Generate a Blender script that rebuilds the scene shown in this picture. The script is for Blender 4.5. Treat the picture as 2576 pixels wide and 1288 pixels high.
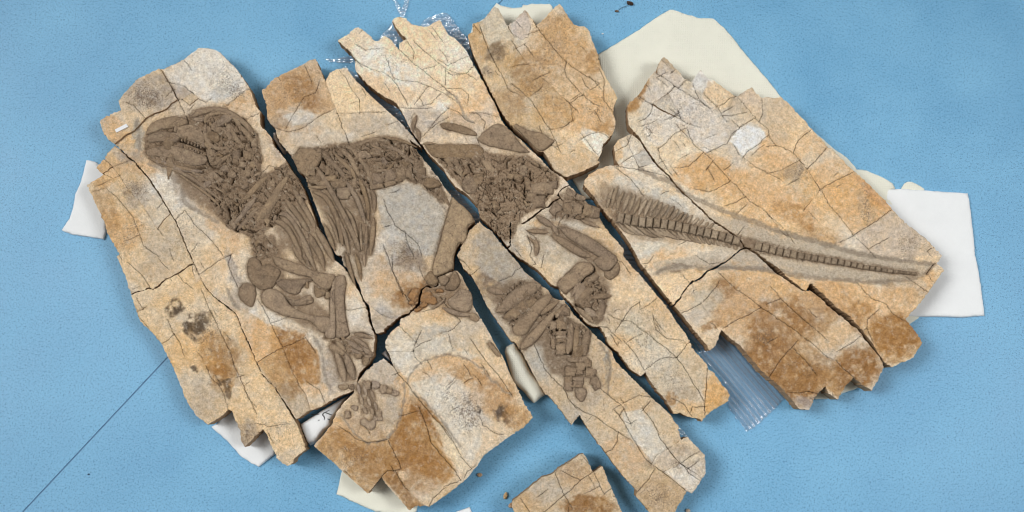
import bpy, math, random, time
import numpy as np
from mathutils import Vector, Matrix
from mathutils.geometry import delaunay_2d_cdt
T0 = time.time()
random.seed(7); rng = np.random.default_rng(7)
for o in list(bpy.data.objects): bpy.data.objects.remove(o)
scene = bpy.context.scene
C = scene.collection

# ------------------------------------------------------------------ camera
U = 0.0005                     # 1 unit of the traced plan = 0.5 mm
PITCH = math.radians(9); DIST = 2400 * U
cam = bpy.data.cameras.new('camera'); camo = bpy.data.objects.new('camera', cam); C.objects.link(camo)
camo.location = (0, -math.sin(PITCH) * DIST, math.cos(PITCH) * DIST); camo.rotation_euler = (PITCH, 0, 0)
cam.sensor_width = 36; cam.lens = 36 * 2400 / 2576; cam.clip_start = 0.01; cam.clip_end = 50
scene.camera = camo
scene.view_settings.view_transform = 'Standard'; scene.view_settings.look = 'None'
scene.view_settings.exposure = 0; scene.view_settings.gamma = 1
scene.cycles.filter_width = 1.05
scene.render.resolution_x = 1024; scene.render.resolution_y = 512

# ------------------------------------------------------------------ light of the room: pale walls and ceiling, lamp panels
w = bpy.data.worlds.new('World'); scene.world = w; w.use_nodes = True
bg = w.node_tree.nodes['Background']; bg.inputs[0].default_value = (0.92, 0.96, 1.0, 1); bg.inputs[1].default_value = 0.16
def area(name, loc, target, sx, sy, power, col=(1, .97, .93), spread=110):
    l = bpy.data.lights.new(name, 'AREA'); l.shape = 'RECTANGLE'; l.size = sx; l.size_y = sy; l.energy = power; l.color = col; l.spread = math.radians(spread)
    o = bpy.data.objects.new(name, l); C.objects.link(o); o.location = loc
    o.rotation_euler = (Vector(target) - Vector(loc)).to_track_quat('-Z', 'Y').to_euler(); return o
area('ceiling_panel', (-2.35, 0.55, 2.75), (0.22, -0.06, 0), 2.0, 2.0, 9.1, (1, .99, .975), 38)
area('ceiling_panel', (2.55, -0.2, 2.75), (-0.16, -0.14, 0), 2.0, 2.0, 5.2, (1, .99, .975), 38)
area('ceiling_panel', (0.1, 2.3, 2.6), (0, -0.1, 0), 1.4, 0.5, 1.4, (1, .99, .97), 70)
area('ceiling_panel', (-1.22, -0.05, 2.05), (-0.5, -0.12, 0), 0.3, 0.3, .85, (.97, .98, 1), 90)
area('ceiling_panel', (1.50, -0.15, 2.05), (0.6, -0.15, 0), 0.5, 0.4, 1.5, (.97, .98, 1), 90)

# ------------------------------------------------------------------ plan -> place
ZT = 62.0; ZB = 11.0           # slab top and underside, in plan units above the floor
cp, sp = math.cos(PITCH), math.sin(PITCH)
def W(u, v, z=ZT):
    """plan point (traced on the plane at height z) -> metres"""
    u = np.asarray(u, float); v = np.asarray(v, float)
    dx = (u - 1288) / 2400; dy = (644 - v) / 2400
    ry = cp * dy + sp; rz = sp * dy - cp
    t = (z * U - camo.location.z) / rz
    return dx * t, camo.location.y + ry * t
def lin(c):
    c = np.asarray(c, float) / 255.0
    return np.where(c <= .04045, c / 12.92, ((c + .055) / 1.055) ** 2.4)
TO = {}
for i in range(8):
    for j in range(4): TO['%d%d' % (i, j)] = (322 * i, 322 * j, .25)
for k in range(8): TO['R%d' % (k + 1)] = (644 * (k % 4), 644 * (k // 4), .5)
TO['u'] = (0, 0, 1)
def P(s, n=2):
    """parse 'tile: x,y x,y | tile: ...' into an array; n=3 adds a width column"""
    out = []
    for seg in s.split('|'):
        seg = seg.strip()
        if not seg: continue
        t, r = seg.split(':'); ox, oy, k = TO[t.strip()]
        for q in r.split():
            a = [float(x) for x in q.split(',')]
            out.append([ox + a[0] * k, oy + a[1] * k] + ([a[2] * k] if n == 3 else []))
    return np.array(out)

# ------------------------------------------------------------------ noise
def _h(ix, iy, s):
    n = (ix.astype(np.int64) * 374761393 + iy.astype(np.int64) * 668265263 + s * 974711) & 0x7fffffff
    n = ((n ^ (n >> 13)) * 1274126177) & 0x7fffffff
    return ((n ^ (n >> 16)) & 0xffff) / 65535.0
def vn(x, y, s=0):
    ix = np.floor(x); iy = np.floor(y); fx = x - ix; fy = y - iy
    fx = fx * fx * (3 - 2 * fx); fy = fy * fy * (3 - 2 * fy)
    a = _h(ix, iy, s); b = _h(ix + 1, iy, s); c = _h(ix, iy + 1, s); d = _h(ix + 1, iy + 1, s)
    return (a * (1 - fx) + b * fx) * (1 - fy) + (c * (1 - fx) + d * fx) * fy
def fbm(x, y, s=0, o=4):
    r = 0; a = .5; t = 0
    for k in range(o): r = r + a * vn(x * 2 ** k + 17 * k, y * 2 ** k - 9 * k, s + k); t += a; a *= .55
    return r / t * 2 - 1
def worley(x, y, s=0):
    ix = np.floor(x); iy = np.floor(y); f1 = np.full(x.shape, 9.); f2 = np.full(x.shape, 9.); cid = np.zeros(x.shape)
    for a in (-1, 0, 1):
        for b in (-1, 0, 1):
            cx = ix + a; cy = iy + b
            d = np.hypot(cx + _h(cx, cy, s) - x, cy + _h(cx, cy, s + 5) - y)
            h = _h(cx, cy, s + 9); m = d < f1
            f2 = np.where(m, f1, np.minimum(f2, d)); cid = np.where(m, h, cid); f1 = np.where(m, d, f1)
    return f1, f2, cid
def pip(px, py, poly):
    ins = np.zeros(px.shape, bool); n = len(poly); x0, y0 = poly[-1]
    for k in range(n):
        x1, y1 = poly[k]
        if y0 != y1:
            c = ((y0 > py) != (y1 > py)) & (px < (x1 - x0) * (py - y0) / (y1 - y0) + x0); ins ^= c
        x0, y0 = x1, y1
    return ins
def pdist(px, py, line, closed=False):
    d = np.full(px.shape, 1e9); n = len(line)
    for k in range(n if closed else n - 1):
        x0, y0 = line[k][:2]; x1, y1 = line[(k + 1) % n][:2]
        L = (x1 - x0) ** 2 + (y1 - y0) ** 2 + 1e-9
        t = np.clip(((px - x0) * (x1 - x0) + (py - y0) * (y1 - y0)) / L, 0, 1)
        d = np.minimum(d, np.hypot(px - x0 - t * (x1 - x0), py - y0 - t * (y1 - y0)))
    return d
def rough(line, step=5., amp=.7, closed=False, seed=0):
    """subdivide a traced line and give it the unevenness of broken stone"""
    r = random.Random(seed); out = []; n = len(line)
    for k in range(n if closed else n - 1):
        a = line[k][:2]; b = line[(k + 1) % n][:2]; L = math.hypot(*(b - a))
        m = max(1, int(L / step)); nx, ny = -(b - a)[1] / (L + 1e-9), (b - a)[0] / (L + 1e-9)
        for q in range(m):
            t = q / m; e = 0 if q == 0 else r.gauss(0, amp)
            out.append((a[0] + (b[0] - a[0]) * t + nx * e, a[1] + (b[1] - a[1]) * t + ny * e))
    if not closed: out.append(tuple(line[-1][:2]))
    return np.array(out)
def smooth_line(p, n=4):
    """Catmull-Rom through traced points"""
    p = np.asarray(p, float); q = np.vstack([2 * p[0] - p[1], p, 2 * p[-1] - p[-2]]); out = []
    for k in range(1, len(q) - 2):
        for t in np.arange(n) / n:
            a, b, c, d = q[k - 1], q[k], q[k + 1], q[k + 2]
            out.append(.5 * (2 * b + (c - a) * t + (2 * a - 5 * b + 4 * c - d) * t * t + (3 * b - a - 3 * c + d) * t ** 3))
    out.append(p[-1]); return np.array(out)
# ------------------------------------------------------------------ traced outlines of the slabs
SL = {}
SL['skull'] = P("R1: 505,610 530,590 610,555 598,510 630,470 700,395 730,385 800,345 820,345 930,290 970,260 1000,238 1050,242 1080,248 | 10: 940,540 1000,600 1080,680 1160,790 1210,870 1240,930 1265,1010 1287,1070"
 "| 20: 38,1110 35,1250 60,1287 | 21: 80,10 150,90 180,180 245,250 300,330 345,410 400,480 440,540 480,620 510,700 545,790 580,880 600,960 650,1050 690,1130 730,1210 760,1287"
 "| 22: 800,50 880,110 940,200 990,280 1040,360 1070,430 1105,500 1125,560 1135,640 1160,710 1195,800 1195,860 1185,940 1180,1000 1140,1080 1080,1130 1040,1180 1020,1240"
 "| 23: 1010,20 985,60 945,85 850,115 700,200 580,260 540,265 470,310 400,355 370,310 300,200 240,110 195,30 | 22: 120,1250 70,1190 30,1110 0,1050"
 "| 12: 1240,920 1200,840 1155,740 1120,640 1085,570 1020,520 930,450 870,410 790,320 740,220 670,75 640,10 | 11: 580,1170 520,1020 480,930 430,850 370,750 310,650 240,550 200,490 120,400 60,330 0,290"
 "| 01: 1240,240 1180,180 1152,160 1085,110 1045,50 1025,0")
SL['left_top'] = P("01: 1150,175 1180,197 1240,257 1287,307 | 11: 60,345 115,414 195,504 235,562 305,662 365,762 425,862 472,940 510,1027 570,1177 620,1287"
 "| 12: 662,75 610,85 560,130 500,165 430,205 370,225 320,280 250,333 215,316 150,340 60,363 22,383 | R5: 640,130 585,0 | 01: 1200,1265 1130,1150 1080,1060 1050,960 1020,880 970,780 910,660 870,570 950,525 1035,465 970,405 1000,370 1060,310 1050,290 1100,230")
SL['left_low'] = P("12: 25,392 60,373 150,349 210,327 250,344 326,290 376,235 436,214 506,174 566,140 616,97 664,84 698,150 733,226 783,325 843,394 903,450 963,490 1010,530 1078,580 1110,648 1145,748 1190,850 1232,940 1280,1050"
 "| 22: 0,1065 25,1122 65,1202 115,1262 150,1287 | 23: 188,30 230,115 290,208 350,315 393,384 410,410 440,490 470,570 500,660 460,690 400,735 380,755 375,790 350,810 310,825 260,800 215,755 185,690 130,570 100,500 70,455 50,470"
 "| 13: 1280,520 1170,635 1150,600 1130,570 1125,480 1080,380 1040,270 1010,255 1000,265 900,350 800,410 760,380 690,325 640,250 600,190 560,110 515,0 | 12: 470,1180 430,1080 400,1020 360,940 330,885 290,840 240,770 180,710 120,660 95,590 60,480")
SL['torso'] = P("20: 60,910 100,890 140,830 200,780 300,730 380,690 480,640 540,600 600,592 620,650 660,740 700,820 715,780 740,730 830,690 910,675 940,720 1000,800 1080,880 1150,960 1230,1030 1287,1085"
 "| R2: 700,590 750,640 800,700 830,740 | 31: 250,115 300,190 345,250 420,340 500,440 560,520 610,600 660,660 740,760 810,830 870,890 915,935 860,985 840,1000 835,1090 808,1160 765,1155 735,1195 712,1250"
 "| 32: 702,0 700,60 695,130 530,203 550,265 520,300 470,308 430,293 375,328 348,400 338,470 300,518 240,582 200,588 150,612 135,630 100,660 50,700 0,735 | 22: 1287,762 1230,780 1210,780 1180,720 1160,640 1145,560 1140,500 1100,460 1060,370 1040,290 990,210 930,130 880,90 860,0"
 "| 21: 800,1270 770,1200 720,1100 680,1000 650,930 620,840 590,760 560,680 530,590 510,520 480,470 430,440 400,380 370,310 330,250 290,200 240,150 210,70 190,0 | 20: 170,1270 115,1200 110,1060 75,980")
SL['spine'] = P("20: 820,405 860,375 910,350 980,285 1030,270 1090,310 1150,360 1190,405 1235,410 1260,380 1287,355 | 30: 50,380 75,400 100,440 145,490 150,450 180,420 225,385 150,310 80,210 100,180 150,165 210,175 260,220 310,245 400,265 450,260 510,220 560,195 590,250 650,350 720,390 800,470 830,510 880,610 930,700 975,790 1000,810 1050,930 1100,1010 1140,1100 1180,1210 1245,1287"
 "| 41: 60,95 130,155 180,212 240,262 290,305 350,375 400,425 430,450 500,488 530,518 560,548 572,572 500,608 475,640 452,675 480,700 400,740 365,785 295,812 216,878 150,930 100,958 | u: 1296,567 | 31: 1264,945 1266,1180 1240,1193 1190,1125 1100,1020 1040,965 980,905 962,890 950,820 930,770 880,715 820,650 770,625 720,590 670,520 630,470 590,400 520,330 450,260 400,190 350,130 300,60 265,0"
 "| 30: 230,1230 180,1120 130,1040 80,1010 0,970 | 20: 1200,910 1100,820 1030,740 995,680 1000,600 960,540 930,500 870,450")
SL['crown'] = P("30: 845,355 900,315 893,238 960,226 1010,190 1060,120 1105,60 1150,80 1200,170 1240,250 | 40: 0,235 60,170 130,100 170,140 220,210 245,252 300,210 370,130 440,60 480,35 520,90 570,170 620,240 680,262 730,262 780,310 800,380 830,460 870,560 885,640 910,700 960,800 1030,920 1060,980 1020,1090 1020,1150 1040,1200 1045,1260"
 "| 41: 1020,40 985,100 915,155 905,240 880,290 860,325 885,345 820,385 700,440 600,475 560,492 525,488 435,428 405,393 365,310 320,237 270,232 218,188 162,118 92,58 20,0 | 30: 1220,1185 1170,1110 1120,1005 1060,895 1010,795 960,675 910,575 880,495")
SL['tail_mid'] = P("41: 720,570 740,510 800,450 900,400 950,380 1020,370 1080,375 1040,310 1025,180 1080,110 1150,80 1210,60 | 51: 0,130 38,200 110,300 185,390 295,490 335,550 405,620 475,690 555,770 645,850 694,908 784,968 903,1048 983,1098 1024,1158 1048,1200"
 "| 51: 1015,1215 960,1260 | 52: 905,22 850,58 740,118 670,148 620,206 585,228 530,243 480,298 430,356 400,425 370,447 333,492 | 52: 260,400 180,300 90,180 0,70 | 41: 1230,1230 1150,1110 1080,1010 1020,930 950,860 890,780 840,710 780,640")
SL['tail_low'] = P("52: 345,502 385,458 412,432 437,372 492,308 540,257 600,242 632,218 682,157 752,130 862,67 932,17 | 51: 965,1269 1030,1223 1055,1212 1100,1222 1180,1275 | 52: 1200,8 1287,90 | 62: 0,92 100,178 200,248 300,318 345,350 378,356 420,345 480,385 545,440 630,520 695,575 790,655 870,715 935,778 980,855 1040,925 1120,1025 1150,1080 1160,1130 1110,1230"
 "| R8: 555,620 520,678 490,660 430,610 385,660 350,722 300,690 290,655 260,680 235,720 210,775 160,770 100,700 50,650 5,610 | 52: 1200,1130 1130,1050 1050,950 1000,890 900,820 850,770 815,745 790,830 760,900 705,950 640,860 580,790 500,690 420,590")
SL['tail_tip'] = P("50: 245,568 290,610 340,670 400,720 450,790 475,790 520,820 570,750 620,695 660,750 700,790 740,800 850,880 940,950 985,960 1060,910 1130,870 1170,930 1230,980 1287,970 | R4: 30,490 65,485 110,520 160,580 220,645 300,735 330,755 400,830 440,865 520,940 580,1000 625,1055 700,1130 780,1190 830,1240 875,1287"
 "| R8: 850,40 885,70 830,150 760,240 690,320 740,380 775,435 730,510 620,560 580,530 560,500 522,438 478,382 443,342 402,297 342,257 283,197 217,140 208,142 190,175 172,168 100,108 50,57 0,27 | 51: 1190,1262 1110,1202 1062,1192 1033,1150 993,1092 910,1041 790,956 700,900 655,842 565,762 485,682 415,612 345,540 305,482 195,378 125,288 50,185 10,110"
 "| R3: 590,630 584,600 580,530 | 50: 0,935 80,800 150,710 175,735 175,690 200,620")
SL['hip'] = P("41: 578,578 640,640 720,710 800,790 870,880 930,980 1000,1080 1060,1140 1125,1230 | 42: 1120,0 1200,100 1280,185 | 52: 100,310 200,430 290,540 340,620 400,710 460,780 500,860 530,930 600,1010 670,1090 685,1140 740,1170 820,1287"
 "| 53: 880,60 905,110 890,170 760,250 720,270 660,320 620,378 590,350 530,340 480,330 400,290 340,300 310,240 260,160 180,80 120,0 | 52: 60,1180 50,1170 10,1210 | 42: 1200,1150 1130,1050 1060,960 1020,930 970,880 930,780 900,730 880,710 820,710 760,680 720,640 660,560 600,480 530,420 490,370 475,310 400,290 320,210 270,150 200,100 130,50 60,10 10,-40"
 "| 31: 1250,1215 1276,1180 1278,960 | 41: 110,967 160,942 230,890 305,824 380,795 412,748 490,708 515,735 482,680 470,655 500,620")
SL['shin'] = P("31: 960,935 1000,985 1080,1035 1150,1125 1210,1195 1255,1250 | 41: 0,1290 | 42: 20,20 60,60 90,110 140,170 210,220 290,290 370,350 420,420 470,440 520,440 570,510 620,590 680,640 740,700 800,760 840,800 880,840 960,910 1010,970 1040,1050 1100,1120 1180,1200 1250,1270"
 "| R7: 640,650 700,710 790,790 838,860 850,925 880,910 970,1000 975,1090 940,1150 905,1195 880,1185 800,1320 720,1320 660,1250 625,1210 630,1180 560,1110 480,1000 410,910 340,800 300,850 250,780 200,720 165,690 110,600 60,500 20,440"
 "| 32: 1287,860 1240,800 1170,700 1100,600 1040,510 990,400 940,300 880,200 800,130 760,50 735,-10 | 31: 745,1260 780,1190 840,1070 870,1020 930,970")
SL['belly'] = P("R6: 640,515 600,540 550,580 520,620 495,660 490,690 440,740 400,790 380,850 345,890 290,955 340,1000 400,1050 440,1090 500,1140 560,1195 600,1150 630,1110 640,1130 700,1200 770,1280 800,1260 850,1255 870,1265 1000,1170 1060,1120 1100,1070 1150,1000 1230,940"
 "| R7: 0,900 60,860 105,810 60,740 20,650 | 32: 1287,1230 1230,1100 1190,1000 1130,910 1080,810 1020,700 960,610 900,500 875,400 850,330 780,200 740,150 700,150 610,190 540,213 556,262 540,303 480,318 430,308 390,340 375,400 360,490 300,550 240,600 165,640 165,690 100,740 40,800 15,860 15,920 60,1010 95,1110 | R6: 697,560 690,555")
SL['corner'] = P("43: 0,1180 80,1120 200,1020 310,935 400,910 500,830 600,770 680,710 720,700 760,760 800,860 820,885 870,850 910,830 940,900 980,1000 1040,1140 1110,1287 1140,1350 1000,1420 100,1420 40,1320 0,1240")

# ------------------------------------------------------------------ cracks inside the slabs: (slab, width, line)
CR = []
def cr(s, wd, t): CR.append((s, wd, P(t)))
cr('skull', .8, "10: 310,680 350,740 400,820 450,905 490,985 540,1080 580,1170 600,1250 | 11: 620,10")
cr('skull', .8, "01: 1150,160 1190,130 1287,60 | 11: 10,55 70,30 | 10: 100,1280 180,1195 280,1140 390,1100 430,1045 500,1000")
cr('skull', .6, "10: 455,905 390,970")
cr('skull', .7, "10: 400,820 520,850 560,860 640,930 700,985 780,1025 830,990")
cr('skull', .5, "10: 540,995 640,930"); cr('skull', .5, "10: 545,1000 620,1060 700,990"); cr('skull', .4, "10: 560,600 640,700")
cr('skull', .5, "10: 600,1110 660,1050"); cr('skull', .4, "10: 0,1040 60,1060 170,1185"); cr('skull', .4, "10: 1287,890 1200,890 1100,960 1000,1050")
cr('skull', .5, "11: 480,925 570,830 690,990 790,1080 900,1200 960,1290"); cr('skull', .4, "11: 640,1250 700,1165")
cr('skull', .5, "12: 1030,0 1010,90 1100,300"); cr('skull', .4, "12: 735,180 900,60 1050,-20")
cr('skull', .5, "22: 30,450 120,610 190,770 280,930 340,1080 420,1260 | 23: 440,20 510,120 545,260")
cr('skull', .4, "22: 0,1080 120,1000 250,930 400,870 500,820 600,970"); cr('skull', .3, "22: 900,550 1000,540 1120,510"); cr('skull', .4, "22: 910,780 1050,770 1185,800")
cr('skull', .5, "23: 520,-20 640,60 700,200"); cr('skull', .5, "20: -180,1230 -80,1180 38,1130"); cr('skull', .4, "R2: 0,900 60,830 130,850")
cr('left_top', .5, "01: 1050,310 1110,370 1180,450 | 11: 0,620 120,740 200,860 290,1000 340,1070"); cr('left_top', .5, "01: 1030,465 1120,400 1287,330"); cr('left_top', .4, "01: 1050,465 1140,510 1200,480")
cr('left_top', .4, "11: 430,855 380,900 300,1010"); cr('left_top', .3, "01: 930,640 1060,600 1180,700 | 11: 50,900 150,1180 300,1290"); cr('left_top', .3, "12: 0,70 120,170 180,250 215,320")
cr('left_low', .8, "12: 395,650 450,780 520,880 560,1000"); cr('left_low', .6, "12: 450,790 400,840 330,885"); cr('left_low', .6, "12: 90,565 170,515")
cr('left_low', .8, "12: 640,90 660,190 680,275 735,230"); cr('left_low', .4, "12: 735,340 800,500 870,640 940,800 1020,950 1060,1100 1110,1230 | 13: 1190,90 1225,160 1287,300")
cr('left_low', .4, "12: 500,180 545,250 640,320"); cr('left_low', .4, "R5: 1170,540 1200,600 1250,720 1287,760"); cr('left_low', .3, "13: 1000,260 960,100 900,0 | 12: 830,1230 780,1110"); cr('left_low', .3, "23: 0,400 140,430 300,400")
cr('torso', .9, "20: 700,820 740,940 790,1070 820,1140 870,1287 | 21: 900,50 940,170 1010,330 1100,370 1180,560 1220,610 1290,620")
cr('torso', .9, "20: 820,1140 950,1140 1100,1130 1290,1125"); cr('torso', .7, "20: 200,1290 330,1330 480,1287 600,1200 680,1140 790,1100")
cr('torso', .4, "20: 830,700 900,780 950,880 1040,1000 1040,1130"); cr('torso', .4, "R2: 0,0"+" 650,950 650,1040"[0:0]) if False else None
cr('torso', .5, "31: 0,730 40,850 100,940 110,980 200,1040 300,1130 350,1180 380,1287"); cr('torso', .3, "31: 0,1000 60,980"); cr('torso', .3, "31: 210,1040 240,1170 300,1287")
cr('torso', .5, "32: 0,-100 70,100 90,160 200,380 280,500"); cr('torso', .4, "R6: 570,250 640,300 710,320"); cr('torso', .5, "R6: 685,0 690,80 740,200"); cr('torso', .3, "R6: 580,320 640,295")
cr('torso', .4, "R6: 450,270 550,260"); cr('torso', .3, "20: 640,800 600,930 480,980 300,1290"); cr('torso', .3, "32: 360,120 400,220")
cr('spine', .9, "30: 145,490 220,560 300,640 390,700 470,770 560,840 620,890 720,980"); cr('spine', .6, "20: 1000,600 1100,660 1190,700 1287,730 | 30: 60,770 130,850 190,960 240,1055")
cr('spine', .6, "30: 300,410 370,480 470,560 560,640 640,700 740,740 830,740 920,790"); cr('spine', .5, "30: 395,700 520,660"); cr('spine', .5, "30: 620,700 620,850 580,870")
cr('spine', .5, "30: 640,720 690,755 830,740 880,680 1000,650"); cr('spine', .5, "30: 550,600 640,660 760,600 850,570"); cr('spine', .5, "30: 120,790 200,810 330,820 440,860 570,920 700,1000")
cr('spine', .4, "30: 100,790 20,580"); cr('spine', .4, "30: 440,870 310,1040"); cr('spine', .4, "30: 570,940 470,1040 400,1060 360,980"); cr('spine', .4, "30: 640,890 780,890 850,950 845,1060")
cr('spine', .5, "30: 640,1080 760,1130 820,1200 900,1230"); cr('spine', .5, "30: 460,1287 540,1180 650,1080"); cr('spine', .4, "30: 870,1130 960,1150 1020,1220 1000,1287"); cr('spine', .4, "30: 1140,1170 1000,1130 870,1130")
cr('spine', .4, "20: 1287,480 1100,500 1000,440"); cr('spine', .4, "30: 290,600 300,510 230,400"); cr('spine', .3, "30: 470,1080 320,1090 180,1080"); cr('spine', .4, "30: 560,500 620,560 640,620")
cr('spine', .9, "31: 940,770 990,700 1020,590 1030,480 1030,360 960,170 930,90"); cr('spine', .5, "31: 850,600 990,560 1060,640"); cr('spine', .8, "41: 80,950 70,820 20,700 0,600"); cr('spine', .4, "31: 400,70 520,-40 | 30: 640,1180")
cr('crown', .9, "30: 965,260 1020,420 1080,560 1150,690 1200,780 | 40: -30,900 60,950"); cr('crown', .9, "40: 220,215 290,320 380,430 460,530 550,625 640,690 720,745 800,790 875,840")
cr('crown', .8, "30: 1240,250 1287,330 | 40: 0,340 60,390 100,410 160,480 210,560"); cr('crown', .8, "40: 0,410 70,520 155,640 270,760 380,840 470,940 580,1030 660,1120")
cr('crown', .5, "40: 0,840 110,930 200,1020 260,1110 340,1240 | 41: 380,0 430,120 490,240"); cr('crown', .6, "40: 550,625 530,700 550,770 640,870 710,950 800,1020 880,1070")
cr('crown', .6, "40: 590,1030 710,950"); cr('crown', .5, "40: 710,790 740,860 790,900 830,880 875,845"); cr('crown', .5, "40: 580,1030 600,1110 640,1190 500,1290")
cr('crown', .4, "40: 155,640 0,670"); cr('crown', .7, "41: 430,130 380,180 310,235"); cr('crown', .4, "R3: 190,650 250,640 310,610 300,570"); cr('crown', .5, "R3: 345,700 400,670 450,665 490,690 490,720")
cr('crown', .4, "40: 880,690 930,800 920,1000 1010,1110"); cr('crown', .4, "41: 700,60 860,260"); cr('crown', .4, "40: 0,330 100,400 160,370 190,250 140,110")
cr('crown', .4, "R3: 200,650 300,720 400,760 440,800")
cr('tail_mid', .6, "R3: 520,760 580,730 600,680"); cr('tail_mid', .6, "R3: 540,830 580,800 640,770 665,745"); cr('tail_mid', .5, "R3: 580,690 590,740 640,840 720,820")
cr('tail_mid', .5, "R3: 500,830 560,840 640,850 770,880 800,905"); cr('tail_mid', .4, "R3: 520,840 600,900 660,980"); cr('tail_mid', .4, "52: 30,80 100,60 130,0"); cr('tail_mid', .3, "52: 430,190 500,270"); cr('tail_mid', .3, "52: 570,0 700,80 850,60")
cr('tail_low', .6, "52: 800,170 900,270 960,330 1060,390 1140,450 1220,520 1287,560 | 62: 0,550 80,620 200,700 290,760 370,830 470,900 560,990 640,1045 680,1050 760,1140 850,1210 870,1222")
cr('tail_low', .5, "52: 530,260 540,370 620,480 680,570 750,680 800,740 830,760"); cr('tail_low', .4, "52: 430,570 520,530 610,480"); cr('tail_low', .5, "52: 1220,520 1120,580 960,650 850,720")
cr('tail_low', .4, "62: 40,310 130,430 300,590 480,740 600,850"); cr('tail_low', .5, "62: 290,860 200,960 110,1070 10,1220"); cr('tail_low', .5, "62: 930,810 820,890 700,960"); cr('tail_low', .4, "62: 250,930 400,1080 480,1190"); cr('tail_low', .4, "52: 650,450 750,330 800,250"); cr('tail_low', .3, "62: 130,430 0,480")
cr('tail_low', .6, "R8: 60,680 150,690 200,680 250,690")
cr('tail_tip', .9, "50: 175,735 220,760 280,800 350,860 390,880 500,950 580,1000 700,1080"); cr('tail_tip', .8, "50: 0,965 60,1010 130,1050 200,1095 340,1165 410,1190 480,1240 610,1280"); cr('tail_tip', .8, "50: 130,1045 200,1000 285,935 350,870")
cr('tail_tip', .8, "50: 285,940 330,1040 390,1130 410,1190"); cr('tail_tip', .6, "50: 130,1050 120,1120 60,1190 0,1220"); cr('tail_tip', .7, "50: 390,880 470,800"); cr('tail_tip', .7, "50: 540,840 570,930 600,1000 700,1080")
cr('tail_tip', .8, "50: 640,930 700,1000 780,1070 830,1160 880,1220"); cr('tail_tip', .7, "50: 780,1070 850,1040 900,990 980,960"); cr('tail_tip', .8, "50: 985,970 1060,1060 1140,1160 1200,1220 1287,1290 | R4: 10,690 40,730 80,740 130,770 160,805 200,850 265,955")
cr('tail_tip', .6, "R4: 0,735 35,730"); cr('tail_tip', .6, "50: 940,1220 1000,1280 1070,1240 1150,1190"); cr('tail_tip', .5, "50: 1230,1000 1240,1120 1210,1210"); cr('tail_tip', .5, "50: 830,1160 930,1160 1060,1130")
cr('tail_tip', .7, "51: 480,0 510,100 560,180 640,240 700,290 780,380 850,460 910,530 980,590 1060,690 1110,740 1230,810 1287,860 | R4: 60,1160 110,1190"); cr('tail_tip', .6, "51: 670,250 760,210 880,150 920,80 1000,0")
cr('tail_tip', .7, "51: 950,170 1000,260 1040,290 1100,340 1160,390 1287,450 | R4: 0,870 60,900 100,930 180,1050"); cr('tail_tip', .6, "51: 1040,290 1100,220 1200,160 1287,70"); cr('tail_tip', .5, "51: 560,330 640,240"); cr('tail_tip', .5, "51: 910,530 820,590 700,640 560,610")
cr('tail_tip', .6, "51: 185,210 200,300 260,380 320,470"); cr('tail_tip', .6, "51: 185,210 260,150 350,50 470,0"); cr('tail_tip', .4, "51: 350,400 480,390 560,320"); cr('tail_tip', .5, "51: 1060,690 960,750 860,780")
cr('tail_tip', .7, "R4: 130,770 145,720 180,680 215,655"); cr('tail_tip', .7, "R4: 200,850 240,810 295,745"); cr('tail_tip', .7, "R4: 265,955 300,930 380,890 430,865"); cr('tail_tip', .7, "R4: 275,960 300,1020 360,1090 430,1180 500,1250 540,1290")
cr('tail_tip', .6, "R4: 435,1180 500,1140 570,1095 622,1055"); cr('tail_tip', .5, "R4: 265,955 180,1055"); cr('tail_tip', .4, "R4: 100,930 150,900"); cr('tail_tip', .5, "R4: 0,1080 60,1130 110,1190 130,1220"); cr('tail_tip', .4, "R4: 430,1185 360,1220"); cr('tail_tip', .4, "R4: 510,1250 600,1200"); cr('tail_tip', .6, "R4: 840,1240 800,1265 820,1287")
cr('tail_tip', .7, "62: 905,280 960,350 1040,430 1130,460 1190,490 1260,590 | R8: 690,330"); cr('tail_tip', .4, "62: 990,720 1000,640 1110,540"); cr('tail_tip', .5, "R8: 700,105 740,140 800,180"); cr('tail_tip', .6, "R8: 840,40 800,90 820,120")
cr('tail_tip', .8, "62: 945,770 990,720 1050,860"); cr('tail_tip', .3, "R4: 160,805 60,860 0,870")
cr('hip', .8, "52: -170,0 -40,140 0,170"[0:0] or "52: -320,590 -210,640 -80,660 0,730 100,800 200,880 270,930 370,1020 440,1110 540,1287 | 53: 600,90 650,170"); cr('hip', .7, "52: 370,1020 430,950 500,860"); cr('hip', .8, "52: 680,1140 675,1200 | 53: 665,100 650,200 655,320")
cr('hip', .5, "42: 1130,860 1200,930 1287,1060 | 52: 20,1110 50,1160"); cr('hip', .4, "52: 60,1140 180,1050 270,1020 370,1020"); cr('hip', .4, "42: 1040,760 1130,620 1200,520 1287,460 | 52: 0,540 80,500 160,430"); cr('hip', .4, "42: 880,710 960,720 1100,860")
cr('hip', .6, "42: 1000,800 1060,900 1080,870"); cr('hip', .3, "52: 130,600 160,740 270,830 430,850"); cr('hip', .4, "42: 860,-30 1110,60 1190,180"); cr('hip', .4, "R3: 80,1190 100,1250 90,1287 | 42: 240,80 200,100"); cr('hip', .4, "42: 320,0 300,100"); cr('hip', .4, "53: 330,150 440,200 520,320"); cr('hip', .5, "53: 510,280 530,230 650,230")
cr('hip', .3, "R3: 220,1180 240,1110 270,1080")
cr('shin', .7, "43: 630,210 720,280 830,320 950,410 1080,490 1190,560"); cr('shin', .8, "43: 1030,260 1090,330 1140,410 1215,550"); cr('shin', .5, "43: 1090,315 1140,230 1100,150"); cr('shin', .6, "43: 1070,490 1060,580 1010,660 940,690")
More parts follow.
